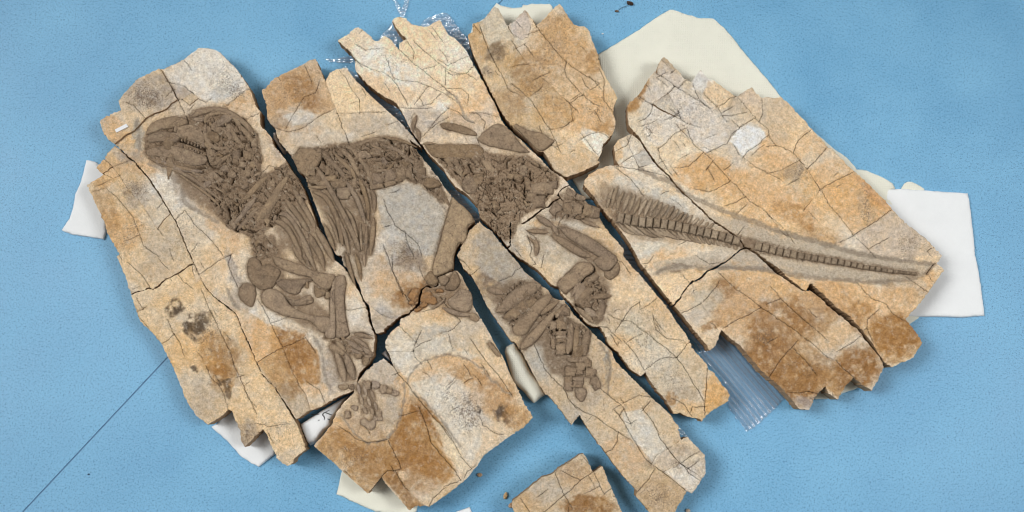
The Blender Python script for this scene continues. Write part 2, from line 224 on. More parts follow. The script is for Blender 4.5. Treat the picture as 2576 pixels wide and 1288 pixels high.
cr('shin', .7, "43: 1215,550 1287,660 | 53: 60,760 120,810 230,885 300,940 400,1020 480,1090"); cr('shin', .7, "53: 150,860 80,970 0,1060 | 43: 1220,1130"); cr('shin', .8, "53: 30,250 110,350 180,480 200,540 280,650 340,730 400,790 450,830 560,900 620,950")
cr('shin', .6, "53: 115,810 160,730 280,650"); cr('shin', .6, "53: 235,885 320,840 400,800 440,780 510,730 600,680"); cr('shin', .5, "53: 280,655 380,590 410,555"); cr('shin', .5, "53: 20,270 100,180"); cr('shin', .5, "43: 1240,370 1190,400 1150,380")
cr('shin', .5, "42: 230,900 290,1050 340,1150 430,1250 | 43: 520,40 570,150 650,250"); cr('shin', .5, "42: 960,910 880,1050"[0:0] or "53: 450,830 490,900 590,960"); cr('shin', .4, "R7: 410,640 560,760 600,850"); cr('shin', .3, "R7: 510,770 560,740 640,700 700,710"); cr('shin', .3, "32: 1170,250 1287,200 | 42: 30,150 90,110")
cr('belly', .7, "R6: 697,560 720,600 760,640 800,700 850,760 900,820 960,880 1000,950 1040,1020 1080,1065"); cr('belly', .7, "R6: 665,930 700,1000 730,1070 700,1080 745,1160 770,1180"); cr('belly', .6, "R6: 720,350 770,400 810,440")
cr('belly', .6, "R6: 830,380 790,470 800,510 830,540"); cr('belly', .5, "R6: 780,485 830,440 880,420"); cr('belly', .5, "R6: 930,390 990,370 1030,330 980,280 930,210"); cr('belly', .5, "R6: 970,400 990,470"); cr('belly', .6, "R6: 690,1080 680,1060")
cr('belly', .7, "R6: 1050,1110 1060,1090 1100,1060"); cr('belly', .6, "R6: 950,1160 1030,1130 1000,1080 930,1000 880,940 860,860 820,760"); cr('belly', .5, "R6: 1130,820 1140,850 1200,890 1240,900"); cr('belly', .6, "R6: 870,1260 890,1220 950,1170"); cr('belly', .5, "R6: 420,860 470,890 500,920 560,940 640,930 665,920")
cr('belly', .4, "R6: 1080,420 1150,520 1220,600 1287,700"); cr('belly', .5, "R6: 630,1110 660,1080 690,1080"); cr('belly', .5, "R6: 725,805 780,790 810,780"); cr('belly', .4, "R6: 1180,430 1230,500"); cr('belly', .4, "R6: 660,480 790,480")
cr('corner', .7, "43: 500,870 600,930 690,970 820,885"); cr('corner', .6, "43: 690,970 540,1110 450,1180 330,1287"); cr('corner', .6, "43: 440,900 470,990 520,1110 600,1240"); cr('corner', .6, "43: 830,900 890,1040 930,1110 1000,1050"); cr('corner', .5, "43: 90,1160 180,1287")
CR = [c for c in CR if c and len(c[2]) > 1]

# ------------------------------------------------------------------ raised or carved lines on the surface: (depth, half width, line)
RL = []
def rl(d, wd, t): RL.append((d, wd, P(t)))
rl(-2, 6, "51: 0,400 150,480 280,520 450,640 600,720 800,810 950,870 1100,920 1287,990 | 61: 250,1075 550,1160 800,1230 1050,1287 | R8: 700,25 840,40")
rl(-2, 6, "52: 180,150 350,100 560,110 700,120 900,110 1050,120 1287,140 | 62: 300,190 600,230 850,250 1050,265 1200,255 1287,240 | R8: 780,95 840,40")
rl(-2, 5, "12: 1000,330 1040,430 1120,540"); rl(-2, 6, "11: 200,360 330,410 480,520 540,600 560,740 620,800 750,860 900,950")
rl(-2, 5, "10: 100,1290 100,1200"); rl(1.5, 4, "30: 640,930 740,1000 780,1100 830,1200 900,1230"); rl(-1.5, 5, "11: 100,60 110,150 100,230")
rl(-1.5, 3, "R6: 745,640 745,720 720,820 680,900 600,940 540,930 480,870 430,800")
rl(-1.2, 3, "R6: 760,640 790,580 850,530 960,495 1090,530 1150,580 1190,630 1287,700")
rl(-1.5, 3, "R6: 790,690 860,740 930,820 1030,960"); rl(-1.5, 4, "42: 880,880 960,980 990,1100 980,1250 | 43: 960,100")
rl(-1.5, 4, "22: 480,620 560,680 620,760"); rl(-1.5, 5, "R6: 290,410 330,480 350,600 370,660")
rl(-2, 4, "32: 1000,330 1130,300 1287,320"); rl(-2, 3, "31: 0,560 200,570"); rl(-2, 4, "31: 400,560 640,860 600,1000 540,1180 520,1290")

# ------------------------------------------------------------------ stains: colour of the stone itself (u, v, rx, ry, turn, colour, strength)
O = (203, 167, 124); B = (156, 114, 68); G = (166, 150, 132); Wc = (212, 202, 186); K = (96, 82, 68); Pk = (218, 190, 152); N = (128, 109, 90); Y = (210, 172, 124); S = (150, 148, 142)
ST = [(540,170,85,60,20,Wc,.75),(400,230,60,50,0,G,.7),(350,240,45,40,0,G,.5),(280,320,35,30,0,O,.8),(310,350,35,25,0,Y,.7),(600,250,50,22,-30,O,.8),(625,280,20,40,0,O,.6),(430,470,40,60,-40,Wc,.7),(470,480,30,50,-40,G,.7),(565,225,40,18,-35,S,.9),(600,170,30,50,30,Wc,.5),
 (330,385,60,20,25,G,.5),(360,400,30,25,0,O,.7),(580,640,30,60,0,O,.7),(560,640,20,60,-10,Pk,.6),(610,690,40,60,0,Wc,.5),(595,690,12,60,-25,G,.8),(600,760,40,30,20,G,.5),(650,860,45,60,-25,O,.9),(740,880,50,70,-30,B,.95),(780,960,50,40,0,O,.8),(720,960,40,50,0,B,.5),(690,800,80,18,25,Wc,.7),(835,930,14,60,0,G,.85),(790,850,25,30,0,Wc,.6),(880,780,30,40,0,Wc,.6),(870,740,30,10,0,O,.4),(930,930,25,40,0,G,.4),
 (350,340,15,40,0,S,.6),(640,300,30,40,0,Wc,.3),(680,420,30,30,0,O,.4),(590,300,40,20,0,O,.5),(690,350,20,60,-15,G,.5),(550,560,25,60,-40,O,.7),
 (260,440,40,30,0,O,.85),(340,420,60,20,10,O,.7),(300,580,60,55,0,O,.85),(270,520,25,60,-20,B,.35),(340,490,40,30,0,G,.7),(380,520,40,50,0,Wc,.35),(390,680,40,25,0,G,.7),(310,660,50,30,0,Pk,.5),(330,400,30,15,0,G,.7),(420,620,50,60,0,G,.3),
 (545,890,50,60,-20,B,.75),(560,950,30,40,0,B,.6),(480,880,60,60,0,Y,.5),(440,775,18,22,0,K,.95),(492,822,26,32,35,K,.9),(520,790,20,15,0,K,.5),(525,880,10,8,0,K,.8),(485,930,12,9,0,K,.8),(565,965,12,12,0,K,.7),(570,990,10,14,0,K,.7),(430,690,80,40,0,Pk,.5),(620,1090,32,40,30,G,.9),(520,1010,50,50,20,G,.4),(700,1080,60,60,0,Pk,.7),(650,1000,50,60,0,Pk,.5),(440,1000,20,80,-20,O,.7),(560,800,40,50,0,Pk,.3),(590,910,30,60,0,G,.3),
 (730,215,60,40,-30,O,.85),(760,225,50,35,30,B,.75),(690,250,40,50,0,O,.8),(800,265,40,20,0,B,.7),(740,290,50,22,-10,Wc,.65),(850,240,40,50,0,Pk,.85),(920,260,60,20,30,Pk,.8),(740,340,80,25,0,O,.5),(700,310,30,20,0,B,.4),(930,310,60,25,0,G,.4),(820,350,100,18,0,Wc,.4),(880,300,60,30,0,Pk,.3),
 (1040,560,80,90,-20,(178,166,148),.95),(1010,500,40,40,0,(182,170,152),.9),(1080,540,40,40,0,(186,174,156),.8),(990,680,50,20,20,G,.6),(1010,710,60,25,0,O,.75),(980,730,60,25,20,O,.7),(1040,740,50,30,0,B,.5),(960,690,20,50,0,O,.5),(960,800,40,25,0,G,.6),(975,770,30,20,0,Wc,.3),(1020,650,60,30,30,N,.55),(980,620,30,40,0,Wc,.5),
 (870,100,30,30,0,Pk,.6),(960,150,60,40,20,Wc,.8),(1020,180,60,45,20,Wc,.7),(930,220,50,40,30,O,.55),(1040,110,80,50,20,Pk,.8),(1060,60,70,40,0,Pk,.8),(1110,170,60,40,0,Pk,.4),(1160,150,40,30,0,Wc,.5),(1180,230,50,50,0,Y,.6),(1110,265,35,12,0,Wc,.8),(1080,230,50,40,0,O,.3),(1165,290,30,45,-40,O,.85),(1220,270,30,50,0,O,.6),(1060,310,60,45,0,G,.6),(1130,310,60,30,0,G,.5),(1000,240,40,25,0,O,.5),(1210,300,30,20,0,G,.4),
 (1240,70,30,55,0,Wc,.85),(1250,130,26,25,0,(140,120,98),.8),(1200,110,25,50,-20,O,.7),(1230,180,15,15,0,G,.9),(1320,100,30,50,-20,Wc,.65),(1310,70,25,30,0,Wc,.8),(1400,70,60,40,-30,B,.4),(1400,110,60,60,0,O,.7),(1460,140,40,50,0,O,.85),(1490,160,20,30,0,B,.6),(1340,180,60,50,40,B,.45),(1310,240,40,30,0,O,.6),(1340,250,30,14,0,Wc,.7),(1250,210,20,60,-10,Pk,.5),(1430,230,80,60,40,Pk,.3),(1420,290,80,40,20,O,.9),(1500,290,50,60,0,O,.85),(1520,330,30,30,0,B,.4),(1280,260,40,40,0,(176,146,112),.6),(1490,350,35,22,10,Wc,.95),(1420,370,80,40,10,Pk,.85),(1430,410,60,25,0,O,.3),(1350,370,20,20,0,Y,.6),(1475,250,40,60,0,O,.4),(1400,160,100,100,0,(182,150,112),.5),
 (1570,400,40,40,0,Wc,.6),(1545,380,14,30,0,Y,.6),(1620,380,30,50,-40,Wc,.4),(1530,440,70,30,10,O,.5),(1600,480,70,30,20,(196,186,170),.9),(1680,510,60,30,30,(190,182,168),.85),(1690,560,40,20,0,O,.35),(1540,520,90,22,15,N,.65),(1640,630,60,25,0,(198,188,170),.9),(1700,640,60,15,0,O,.6),(1780,640,60,25,0,Wc,.5),(1640,700,60,40,0,Pk,.4),(1700,740,60,40,0,Pk,.8),(1760,660,80,8,-5,N,.5),(1690,678,50,10,-8,N,.75),(1650,655,30,20,0,O,.5),(1500,440,40,10,-20,O,.7),
 (1700,270,100,70,30,(196,184,166),.85),(1780,300,90,60,30,(190,178,162),.8),(1650,200,60,60,0,(188,172,152),.8),(1765,200,22,30,10,(206,198,188),.9),(1810,240,40,30,30,Pk,.75),(1645,320,14,30,-20,Y,.85),(1725,310,20,20,0,O,.7),(1600,240,22,50,30,B,.75),(1885,345,32,30,0,(212,206,196),1),(1860,260,30,30,0,G,.6),(1900,280,60,50,0,(196,178,152),.6),(1700,370,60,40,20,Pk,.5),(1760,400,60,30,20,Wc,.5),(1740,440,50,35,20,O,.95),(1800,430,80,40,20,O,.95),(1830,450,60,25,30,B,.35),(1870,480,100,40,30,O,.9),(1960,380,60,40,20,O,.8),(1930,430,60,40,0,O,.6),(1990,340,60,50,0,Pk,.5),(2000,260,60,60,0,Pk,.7),(1960,300,40,60,0,G,.3),(2050,360,40,30,0,O,.5),(2000,430,28,28,0,G,.45),(1990,520,80,40,30,O,.95),(2000,540,60,20,30,B,.35),(2060,480,40,60,-30,Y,.7),(2100,440,60,40,0,O,.7),(2130,500,50,60,-30,Y,.85),(2175,520,14,50,-25,G,.85),(2210,490,30,60,-30,(196,152,104),.95),(2280,580,70,50,20,(186,168,146),.9),(2150,610,50,30,0,Wc,.5),(2220,610,60,50,0,(188,170,150),.7),(2060,590,60,20,20,B,.4),(2300,630,40,30,0,G,.5),(1920,570,60,20,30,O,.8),(1650,300,40,20,0,(186,176,160),.6),
 (2100,640,200,22,10,(176,162,142),.85),(1900,590,80,16,28,G,.7),(2100,690,180,16,6,(168,154,134),.8),(2240,670,80,12,8,G,.5),(2290,715,40,15,0,Wc,.7),
 (2150,760,70,50,30,O,.85),(2080,740,40,40,0,O,.9),(2280,720,60,40,0,B,.35),(2250,760,60,40,0,O,.8),(2260,840,70,50,0,B,.9),(2170,800,40,40,0,B,.55),(2100,760,60,40,30,B,.3),(2330,650,30,40,30,Pk,.7),(2335,700,14,25,0,O,.8),
 (1840,750,60,60,-30,B,.8),(1770,690,30,20,0,Pk,.6),(1780,750,40,30,0,(196,180,154),.8),(1790,830,40,30,0,Pk,.6),(1800,815,50,9,-20,B,.7),(1900,700,90,40,20,Y,.9),(1980,720,80,40,30,Y,.9),(1900,720,40,30,0,O,.5),(1920,840,30,45,-20,(120,96,74),.7),(1880,790,80,60,0,O,.8),(1960,820,80,70,0,B,.7),(2040,790,60,60,0,B,.55),(2060,740,50,40,0,O,.6),(2000,960,80,60,0,B,.9),(2100,850,50,25,-40,Y,.6),(2150,930,60,50,-30,B,.95),(1900,930,60,60,0,B,.7),(2080,960,40,25,0,Y,.5),(2030,1010,40,15,0,(170,150,130),.9),(1940,890,60,40,20,B,.7),(2200,900,40,40,0,B,.6),(1760,690,10,8,0,B,.4),
 (1250,640,60,70,-20,(178,164,146),.95),(1290,690,50,40,0,(176,162,144),.8),(1240,700,50,15,0,N,.5),(1230,725,50,30,0,N,.4),(1340,870,25,70,-20,(188,176,158),.9),(1360,930,30,30,-20,(186,176,160),.7),(1400,1010,14,50,0,Y,.6),(1500,920,40,60,0,(190,168,140),.6),(1530,920,8,60,5,S,.8),(1540,960,30,60,0,Y,.5),(1560,1040,50,60,0,Pk,.6),(1500,1080,60,60,20,Pk,.4),(1400,1010,40,60,20,(196,176,148),.6),(1620,1080,50,40,0,(210,196,172),.8),(1570,1150,60,50,0,(212,178,138),.85),(1650,1110,30,60,-40,Wc,.7),(1600,1010,50,40,0,O,.3),(1700,1090,60,60,0,Pk,.6),(1680,1150,60,20,-20,G,.5),(1730,1190,25,25,0,G,.4),(1660,1240,80,50,0,(200,172,136),.8),(1740,1180,30,40,0,Wc,.4),(1370,1000,20,40,0,O,.4),(1480,1000,30,20,0,G,.4),
 (1380,620,50,40,30,(184,170,150),.95),(1330,590,20,40,0,Wc,.5),(1430,560,60,18,20,(196,186,170),.9),(1500,600,50,14,25,O,.6),(1440,640,40,30,0,(182,168,148),.9),(1370,560,40,10,0,O,.8),(1470,480,30,20,0,O,.6),(1560,680,40,50,0,O,.6),(1560,740,60,50,0,Pk,.6),(1620,760,60,50,0,Pk,.6),(1550,800,50,40,0,(186,164,136),.7),(1620,830,60,50,30,(198,184,160),.8),(1660,790,50,50,0,O,.35),(1720,860,60,50,0,Pk,.6),(1680,940,50,60,0,(194,178,154),.8),(1560,870,30,30,0,O,.7),(1590,880,40,20,40,Pk,.7),(1740,950,30,60,0,(192,172,144),.7),(1800,980,25,50,10,Y,.95),(1710,1000,40,30,0,G,.4),(1690,1000,14,14,0,B,.7),(1730,1020,25,16,0,Y,.6),(1640,900,60,30,0,Wc,.4),
 (1020,760,30,30,-20,B,.6),(1075,735,26,22,0,(186,124,58),.95),(1060,755,20,20,0,(176,118,58),.8),(1150,700,30,30,0,G,.5),(1120,780,40,20,-30,O,.55),(1030,830,60,30,-20,Pk,.5),(1000,880,45,40,0,(200,188,168),.8),(1090,860,70,40,0,(186,174,156),.8),(1180,840,60,40,0,(188,170,146),.6),(1240,900,25,70,-25,Pk,.6),(1150,930,80,45,10,O,.9),(1080,950,60,30,0,O,.6),(1240,1000,60,50,20,(176,136,92),.75),(1120,990,50,60,-30,(210,198,180),.85),(1180,1010,40,40,0,(206,188,164),.6),(1190,1060,40,50,-20,(198,186,170),.9),(1205,1030,9,9,0,K,.9),(1180,1000,9,14,0,K,.6),(1265,1045,22,20,30,K,.8),(1300,1050,40,30,0,B,.5),(1180,1120,80,40,-30,Pk,.6),(1060,1090,60,90,-25,B,1),(1050,1180,80,60,0,B,.6),(960,1150,80,60,20,B,.7),(1090,1160,50,40,0,B,.7),(900,1100,60,50,20,B,.7),(870,1080,50,25,30,O,.6),(850,1090,30,30,0,O,.5),(940,1040,40,50,0,(196,168,132),.6),(980,950,30,40,0,G,.5),(985,1030,22,50,10,S,.6),(930,1110,60,14,10,Pk,.8),(1015,990,16,60,-10,O,.8),(1075,1110,25,70,-35,(198,176,144),.35),(1120,1150,12,60,-35,Pk,.8),(860,1060,25,20,0,Y,.6),(1180,940,50,20,0,B,.35),(900,970,25,60,30,Pk,.4),(1010,1200,14,14,0,Pk,.8),(1090,1220,60,12,-30,(196,168,136),.8),
 (1370,1230,50,40,0,(194,178,156),.8),(1330,1260,30,20,0,O,.5),(1440,1190,40,30,0,(188,156,120),.6),(1480,1275,70,25,0,B,.85),(1510,1200,20,40,0,Pk,.6),(1480,1220,60,30,0,O,.4),
 (2120,1015,10,8,0,G,.3)]
# dark speckle density (u, v, rx, ry, amount)
SK = [(370,245,60,50,.9),(560,200,50,60,.7),(600,230,40,30,.8),(1180,1050,60,60,.9),(1230,180,14,14,1),(700,1080,70,60,.6),(1020,640,60,50,.8),(1250,130,22,22,.9),(520,830,90,90,.6),(330,600,60,80,.4),(340,480,50,40,.7),(1720,270,120,90,.6),(2010,430,40,40,.8),(2180,520,20,70,.8),(2290,610,60,60,.6),(750,230,60,50,.7),(1400,120,80,80,.5),(1340,220,90,90,.5),(900,1150,60,50,.6),(1130,1000,90,60,.5),(1640,860,90,120,.45),(1700,960,60,60,.5),(1440,1180,60,60,.4),(1660,1250,60,40,.7),(1700,1170,20,20,.9),(2000,900,150,100,.35),(620,1090,30,40,.8),(1920,850,30,40,.6),(470,590,60,200,.3),(1000,150,80,80,.4),(1500,280,60,80,.5),(1620,330,60,60,.6),(1560,950,60,90,.3)]

# ------------------------------------------------------------------ bones (slab, name, line with widths)
BS = []; BB = []; BE = []
def bs(s, n, t, h=1.0): BS.append((s, n, P(t, 3), h))
def bb(s, n, t, h=6.0): BB.append((s, n, P(t), h))
def be(s, n, items, h=5.0):
    for q in items.split():
        t, x, y, rx, ry, a = (q.split(',') + ['0'])[:6]; ox, oy, k = TO[t]
        x = ox + float(x) * k; y = oy + float(y) * k; rx = float(rx) * k; ry = float(ry) * k; a = math.radians(float(a))
        th = np.linspace(0, 2 * math.pi, 12, endpoint=False) + .2
        rr = 1 + .12 * np.sin(3 * th + x) + .08 * np.sin(5 * th + y)
        ex = .42 if n in ('vertebra', 'toe_bone', 'ankle_bone') else .7
        c = np.sign(np.cos(th)) * np.abs(np.cos(th)) ** ex * rx * rr; e = np.sign(np.sin(th)) * np.abs(np.sin(th)) ** ex * ry * rr
        BB.append((s, n, np.stack([x + c * math.cos(a) - e * math.sin(a), y + c * math.sin(a) + e * math.cos(a)], 1), h))
# torso slab ribs
for t in ("21: 600,390,45 680,500,50 760,640,50 830,770,50 900,900,52 970,1050,52 1010,1150,50 1040,1240,45", "21: 660,240,45 760,340,50 850,440,50 910,520,48", "21: 905,530,44 960,620,50 1010,700,50 1060,830,46 1100,960,40",
          "21: 780,250,40 880,350,46 960,430,46 1010,530,40", "21: 1040,510,40 1070,590,48 1100,680,46 1125,790,42 1130,930,36", "21: 860,230,50 940,290,55 1000,400,52 1040,490,46", "21: 850,165,30 960,210,40 1050,320,42 1110,400,42 1150,520,42 1180,600,36",
          "21: 1160,620,36 1190,700,42 1190,850,40", "21: 575,645,50 680,680,52 760,790,52 820,920,50 850,1060,46 870,1180,44", "21: 1185,900,46 1175,1050,52 1150,1280,50", "21: 1115,985,42 1100,1270,46", "21: 1050,960,32 1060,1230,38",
          "21: 900,800,34 970,930,38 1020,1100,34", "21: 680,960,46 740,1100,50 790,1230,46", "21: 830,900,36 900,1090,40 940,1270,36", "22: 900,-40,46 940,120,46 1000,300,30", "22: 1000,-20,44 1040,120,42 1060,260,24", "22: 1085,-30,46 1095,110,30",
          "21: 520,590,30 640,600,34 760,590,28", "21: 540,540,26 640,560,30 700,570,26", "21: 700,840,30 780,990,34 830,1150,30"): bs('torso', 'rib', t)
for t in ("31: 0,190,36 130,220,44 220,300,44 330,370,36", "31: 0,100,30 140,120,36 330,190,26", "21: 1010,190,30 1120,130,36 1250,120,36 1330,150,30", "31: -140,170,30 -60,200,30 10,240,26"): bs('torso', 'rib', t)
for t in ("21: 1100,340,24 1160,460,34 1200,590,24", "21: 1130,360,24 1220,380,30 1287,420,26", "31: -150,400,30 -60,430,40 60,420,30", "31: 190,150,24 200,260,36", "31: 260,200,24 300,300,30", "31: 120,330,24 60,400,34 20,440,24", "31: -160,310,30 -60,320,36 20,310,26"): bs('torso', 'spine_process', t)
be('torso', 'vertebra', "31,-60,510,60,55 31,60,480,55,60,-10 31,170,450,48,62,-12 31,255,450,34,60 31,370,450,48,58 21,580,520,50,38 21,660,560,50,30 21,760,510,55,30 21,850,560,60,45 21,880,650,70,60 21,990,560,30,50 21,720,430,26,50 21,560,450,40,30", 6)
be('torso', 'vertebra', "31,60,560,60,24,-15 31,-70,590,70,24,-8 31,150,520,40,26,-20", 5)
bb('torso', 'scapula', "21: 440,200 560,210 640,250 660,300 620,380 560,450 520,495 480,470 430,430 400,370 370,300 400,260", 4)
bb('torso', 'femur', "31: 690,690 740,740 860,845 905,925 890,955 840,985 830,1085 800,1150 745,1155 715,1250 | 32: 695,0 690,125 525,200 490,150 510,30 | 31: 540,1230 570,1130 600,1000 640,870 670,760", 9)
bs('torso', 'femur_shaft', "31: 800,900,90 700,980,110 640,1130,120 | 32: 600,0,130 590,130,110", .5)
bb('torso', 'knee_joint', "32: 410,220 470,150 520,215 548,258 500,296 440,286", 8)
be('torso', 'stone_lump', "32,305,390,50,70,20 32,280,470,30,24", 7)
be('belly', 'stone_lump', "32,430,420,60,60,0 32,490,450,40,40,40 32,560,350,40,20 32,400,490,40,26,-40 32,340,540,40,20,-20", 6)
bb('belly', 'knee_joint', "32: 552,222 600,190 645,215 648,250 620,292 575,296 558,262", 8)
bb('belly', 'knee_joint', "32: 652,262 690,160 735,165 765,250 740,310 695,350 615,338 625,290", 9)
bb('belly', 'shin_bone', "32: 700,400 770,330 860,350 885,400 890,490 850,560 740,550 660,500 645,440", 9)
bs('belly', 'shin_bone', "32: 590,520,40 680,560,50 780,590,45 880,590,36"); bb('belly', 'bone_fragment', "32: 860,590 900,570 960,620 940,660 870,640", 4)
bb('belly', 'bone_fragment', "32: 1035,880 1080,870 1130,930 1180,1000 1150,1015 1100,970", 4); bs('belly', 'fibula', "32: 620,420,20 560,480,26 480,540,18")
# skull slab: shoulder, arm, ribs
for t in ("21: 370,600,44 430,700,56 500,820,56 560,930,50 590,1000,46", "21: 290,710,50 360,800,55 440,910,55 500,1000,50 530,1045,46", "21: 250,740,26 330,840,32 400,920,32 450,1000,26", "21: 230,870,40 300,870,48 370,940,48 430,1040,44 490,1150,46 560,1290,46",
          "21: 180,935,50 260,960,55 330,1030,52 380,1120,48 430,1230,44 450,1300,40", "21: 600,1010,50 670,1120,66 730,1230,60 | 22: 780,60,40", "21: 530,1060,60 590,1180,66 650,1290,60 | 22: 690,150,36", "21: 450,1120,44 520,1260,50 | 22: 600,140,40", "21: 370,1180,50 430,1290,50 | 22: 500,90,36", "21: 420,700,26 480,690,30 510,720,24"): bs('skull', 'rib', t)
bs('skull', 'coracoid', "21: 340,470,60 240,600,75 170,720,85 90,840,90 10,950,80"); bs('skull', 'coracoid', "21: 270,640,40 190,740,50 110,860,60 30,960,50"); bs('skull', 'coracoid', "21: 120,480,50 30,560,60 -60,660,60 -150,760,50")
bs('skull', 'collar_bone', "21: 0,700,50 -80,800,60 -150,900,50 -220,960,40"); bs('skull', 'collar_bone', "21: 60,760,40 -30,860,50 -120,960,50 -190,1030,40")
bb('skull', 'humerus', "22: 160,0 250,20 370,60 490,100 560,140 680,170 790,190 780,250 750,320 690,335 600,280 540,215 440,195 300,150 200,90", 8)
bb('skull', 'shoulder_blade', "22: 60,100 130,80 245,150 205,250 170,310 60,345 0,310 -60,240 -90,120 -60,20 20,30", 6)
bb('skull', 'breast_bone', "22: 200,250 240,230 380,240 520,225 562,245 500,272 450,340 440,370 370,385 290,352 220,300", 5)
bb('skull', 'humerus', "22: 50,400 90,345 160,325 230,350 290,410 330,480 430,550 560,595 740,620 740,700 690,770 650,765 590,690 500,640 380,625 250,590 120,520 70,470", 8)
bb('skull', 'arm_process', "22: 300,420 420,440 500,400 545,395 575,440 560,475 440,500 360,495", 6)
bb('skull', 'radius', "22: 800,210 850,190 890,200 905,280 890,420 895,560 915,680 940,780 900,815 810,820 808,700 800,560 790,400", 8)
bb('skull', 'ulna', "22: 760,290 800,220 795,400 800,600 802,740 795,820 730,830 690,790 720,700 745,600 740,450", 7)
bb('skull', 'wrist_bone', "22: 740,900 800,890 900,960 880,1000 820,985 740,940", 6)
for t in ("22: 800,860,40 850,900,55 910,960,40", "22: 890,840,50 980,895,55 1075,955,60", "22: 960,815,44 1040,860,48 1130,925,50", "22: 985,785,44 1080,800,48 1180,835,30", "22: 920,930,30 1000,960,34 1060,985,26"): bs('skull', 'metacarpal', t)
for t in ("22: 800,960,60 850,1090,70 890,1260,100", "22: 900,980,70 940,1100,80 985,1240,90"): bs('skull', 'metacarpal', t)
be('skull', 'finger_bone', "22,1110,950,40,26,40 22,1150,980,30,22 22,1105,1055,35,45 22,1030,1005,40,26 22,1130,1010,40,16 22,930,870,30,20 23,880,30,50,26 23,960,30,26,30", 5)
bb('skull', 'arm_process', "12: 1115,360 1150,290 1210,275 1270,300 1290,380 1275,450 1250,515 1190,490 1130,430", 5)
bb('skull', 'bone_fragment', "22: 582,290 640,330 700,345 690,390 640,415 600,410", 5); be('skull', 'bone_fragment', "22,722,395,26,38 22,670,370,24,18 22,500,290,20,40 22,140,700,0.1,0.1"[:-24] if False else "22,722,395,26,38 22,670,370,24,18 22,515,295,18,36", 5)
bs('skull', 'rib', "22: 500,0,36 540,110,30"); bs('skull', 'rib', "22: 630,-10,40 690,150,26")
# skull
bb('skull', 'snout', "R1: 735,665 760,625 810,600 880,585 935,600 940,622 880,640 800,660 745,680", 7)
bb('skull', 'snout', "R1: 745,680 800,665 860,665 905,690 880,720 800,715 750,720", 6)
bb('skull', 'cheek_bone', "R1: 885,640 950,625 1000,640 1030,690 1022,722 985,712 940,697 895,688", 5)
bb('skull', 'lower_jaw', "R1: 735,760 790,740 880,735 940,750 1000,775 1040,790 1030,825 960,835 880,805 800,790 745,785", 6)
bb('skull', 'lower_jaw', "R1: 770,800 850,815 940,845 1010,855 1010,870 900,860 800,830", 4)
bs('skull', 'eye_socket_rim', "R1: 1030,620,16 1040,590,20 1080,570,20 1130,570,20 1170,590,20 1200,620,20 1210,660,18"); bs('skull', 'eye_socket_rim', "R1: 1035,620,18 1030,670,20 1050,720,20 1100,750,20 1150,740,22")
bs('skull', 'skull_roof', "R1: 950,590,20 1000,570,26 1080,550,26 1160,570,26 1230,620,26 1280,680,22"); bs('skull', 'skull_roof', "R1: 1180,610,20 1240,670,26 1290,740,24")
bs('skull', 'cheek_bone', "R1: 1170,770,20 1110,810,26 1060,830,28"); bs('skull', 'jaw_joint', "R1: 1160,640,20 1190,700,28 1230,740,24"); bs('skull', 'cheek_bone', "R1: 1110,640,22 1160,690,26 1130,740,20")
be('skull', 'bone_fragment', "R1,1090,640,26,26 R1,1150,650,18,30,30 R1,1060,770,24,20 R1,1250,780,28,22 R1,1190,780,20,26 R1,1220,830,20,16 R1,1130,850,22,18 R1,1170,880,20,18 R1,1240,870,26,20 R1,1100,900,26,14,30 R1,1280,720,16,26 R1,1270,830,18,16 R1,1010,560,30,12 R1,1000,600,30,12", 5)
for q in range(8): be('skull', 'tooth', "R1,%d,%d,4.5,7,10" % (898 + q * 16, 696 + q * 6.0 + (3 if q % 2 else 0)), 3)
for q in range(9): be('skull', 'tooth', "R1,%d,%d,5,8,10" % (902 + q * 14, 729 + q * 5.4), 4)
for t in ("11: 200,300,30 350,350,46 520,400,50 700,430,40", "11: 330,370,24 500,430,34 650,510,36 800,620,34 950,740,28", "11: 560,400,24 700,470,30 830,560,30 960,650,26", "11: 480,440,20 620,540,26 760,640,26 880,740,26 930,800,20"): bs('skull', 'throat_bone', t, .8)
# spine slab
bb('spine', 'neural_blade', "R2: 925,622 955,615 1010,622 1060,640 1105,665 1108,682 1050,675 980,655 940,645", 4)
bb('spine', 'hip_blade', "u: 1202,348 1222,328 1252,310 | 31: 1270,20 | 41: 50,110 100,170 150,215 180,240 130,245 60,240 | 31: 1200,210 1050,180 950,130", 5)
bb('spine', 'sacrum', "R2: 850,728 1000,725 1120,730 1148,775 1100,800 1000,800 900,790 870,760", 3.5); bs('spine', 'spine_process', "31: 390,160,20 450,155,24 520,150,16"); bs('spine', 'spine_process', "31: 330,0,26 350,60,40 355,130,24")
bs('spine', 'spine_process', "30: 330,1160,40 300,1240,40 290,1330,20")
bb('spine', 'hip_socket', "31: 800,500 870,480 930,530 940,610 900,670 830,650 780,590", 8); be('spine', 'vertebra', "41,110,430,40,60 41,60,490,50,30 41,270,610,70,60 41,370,600,50,60 41,200,700,60,50 41,270,740,70,60 41,420,570,40,40 41,160,580,30,50", 7)
# crown slab
bb('crown', 'hip_blade', "41: 12,-25 50,-40 100,-10 160,20 300,50 380,100 425,130 375,175 312,225 260,215 180,140 100,60 40,5", 6)
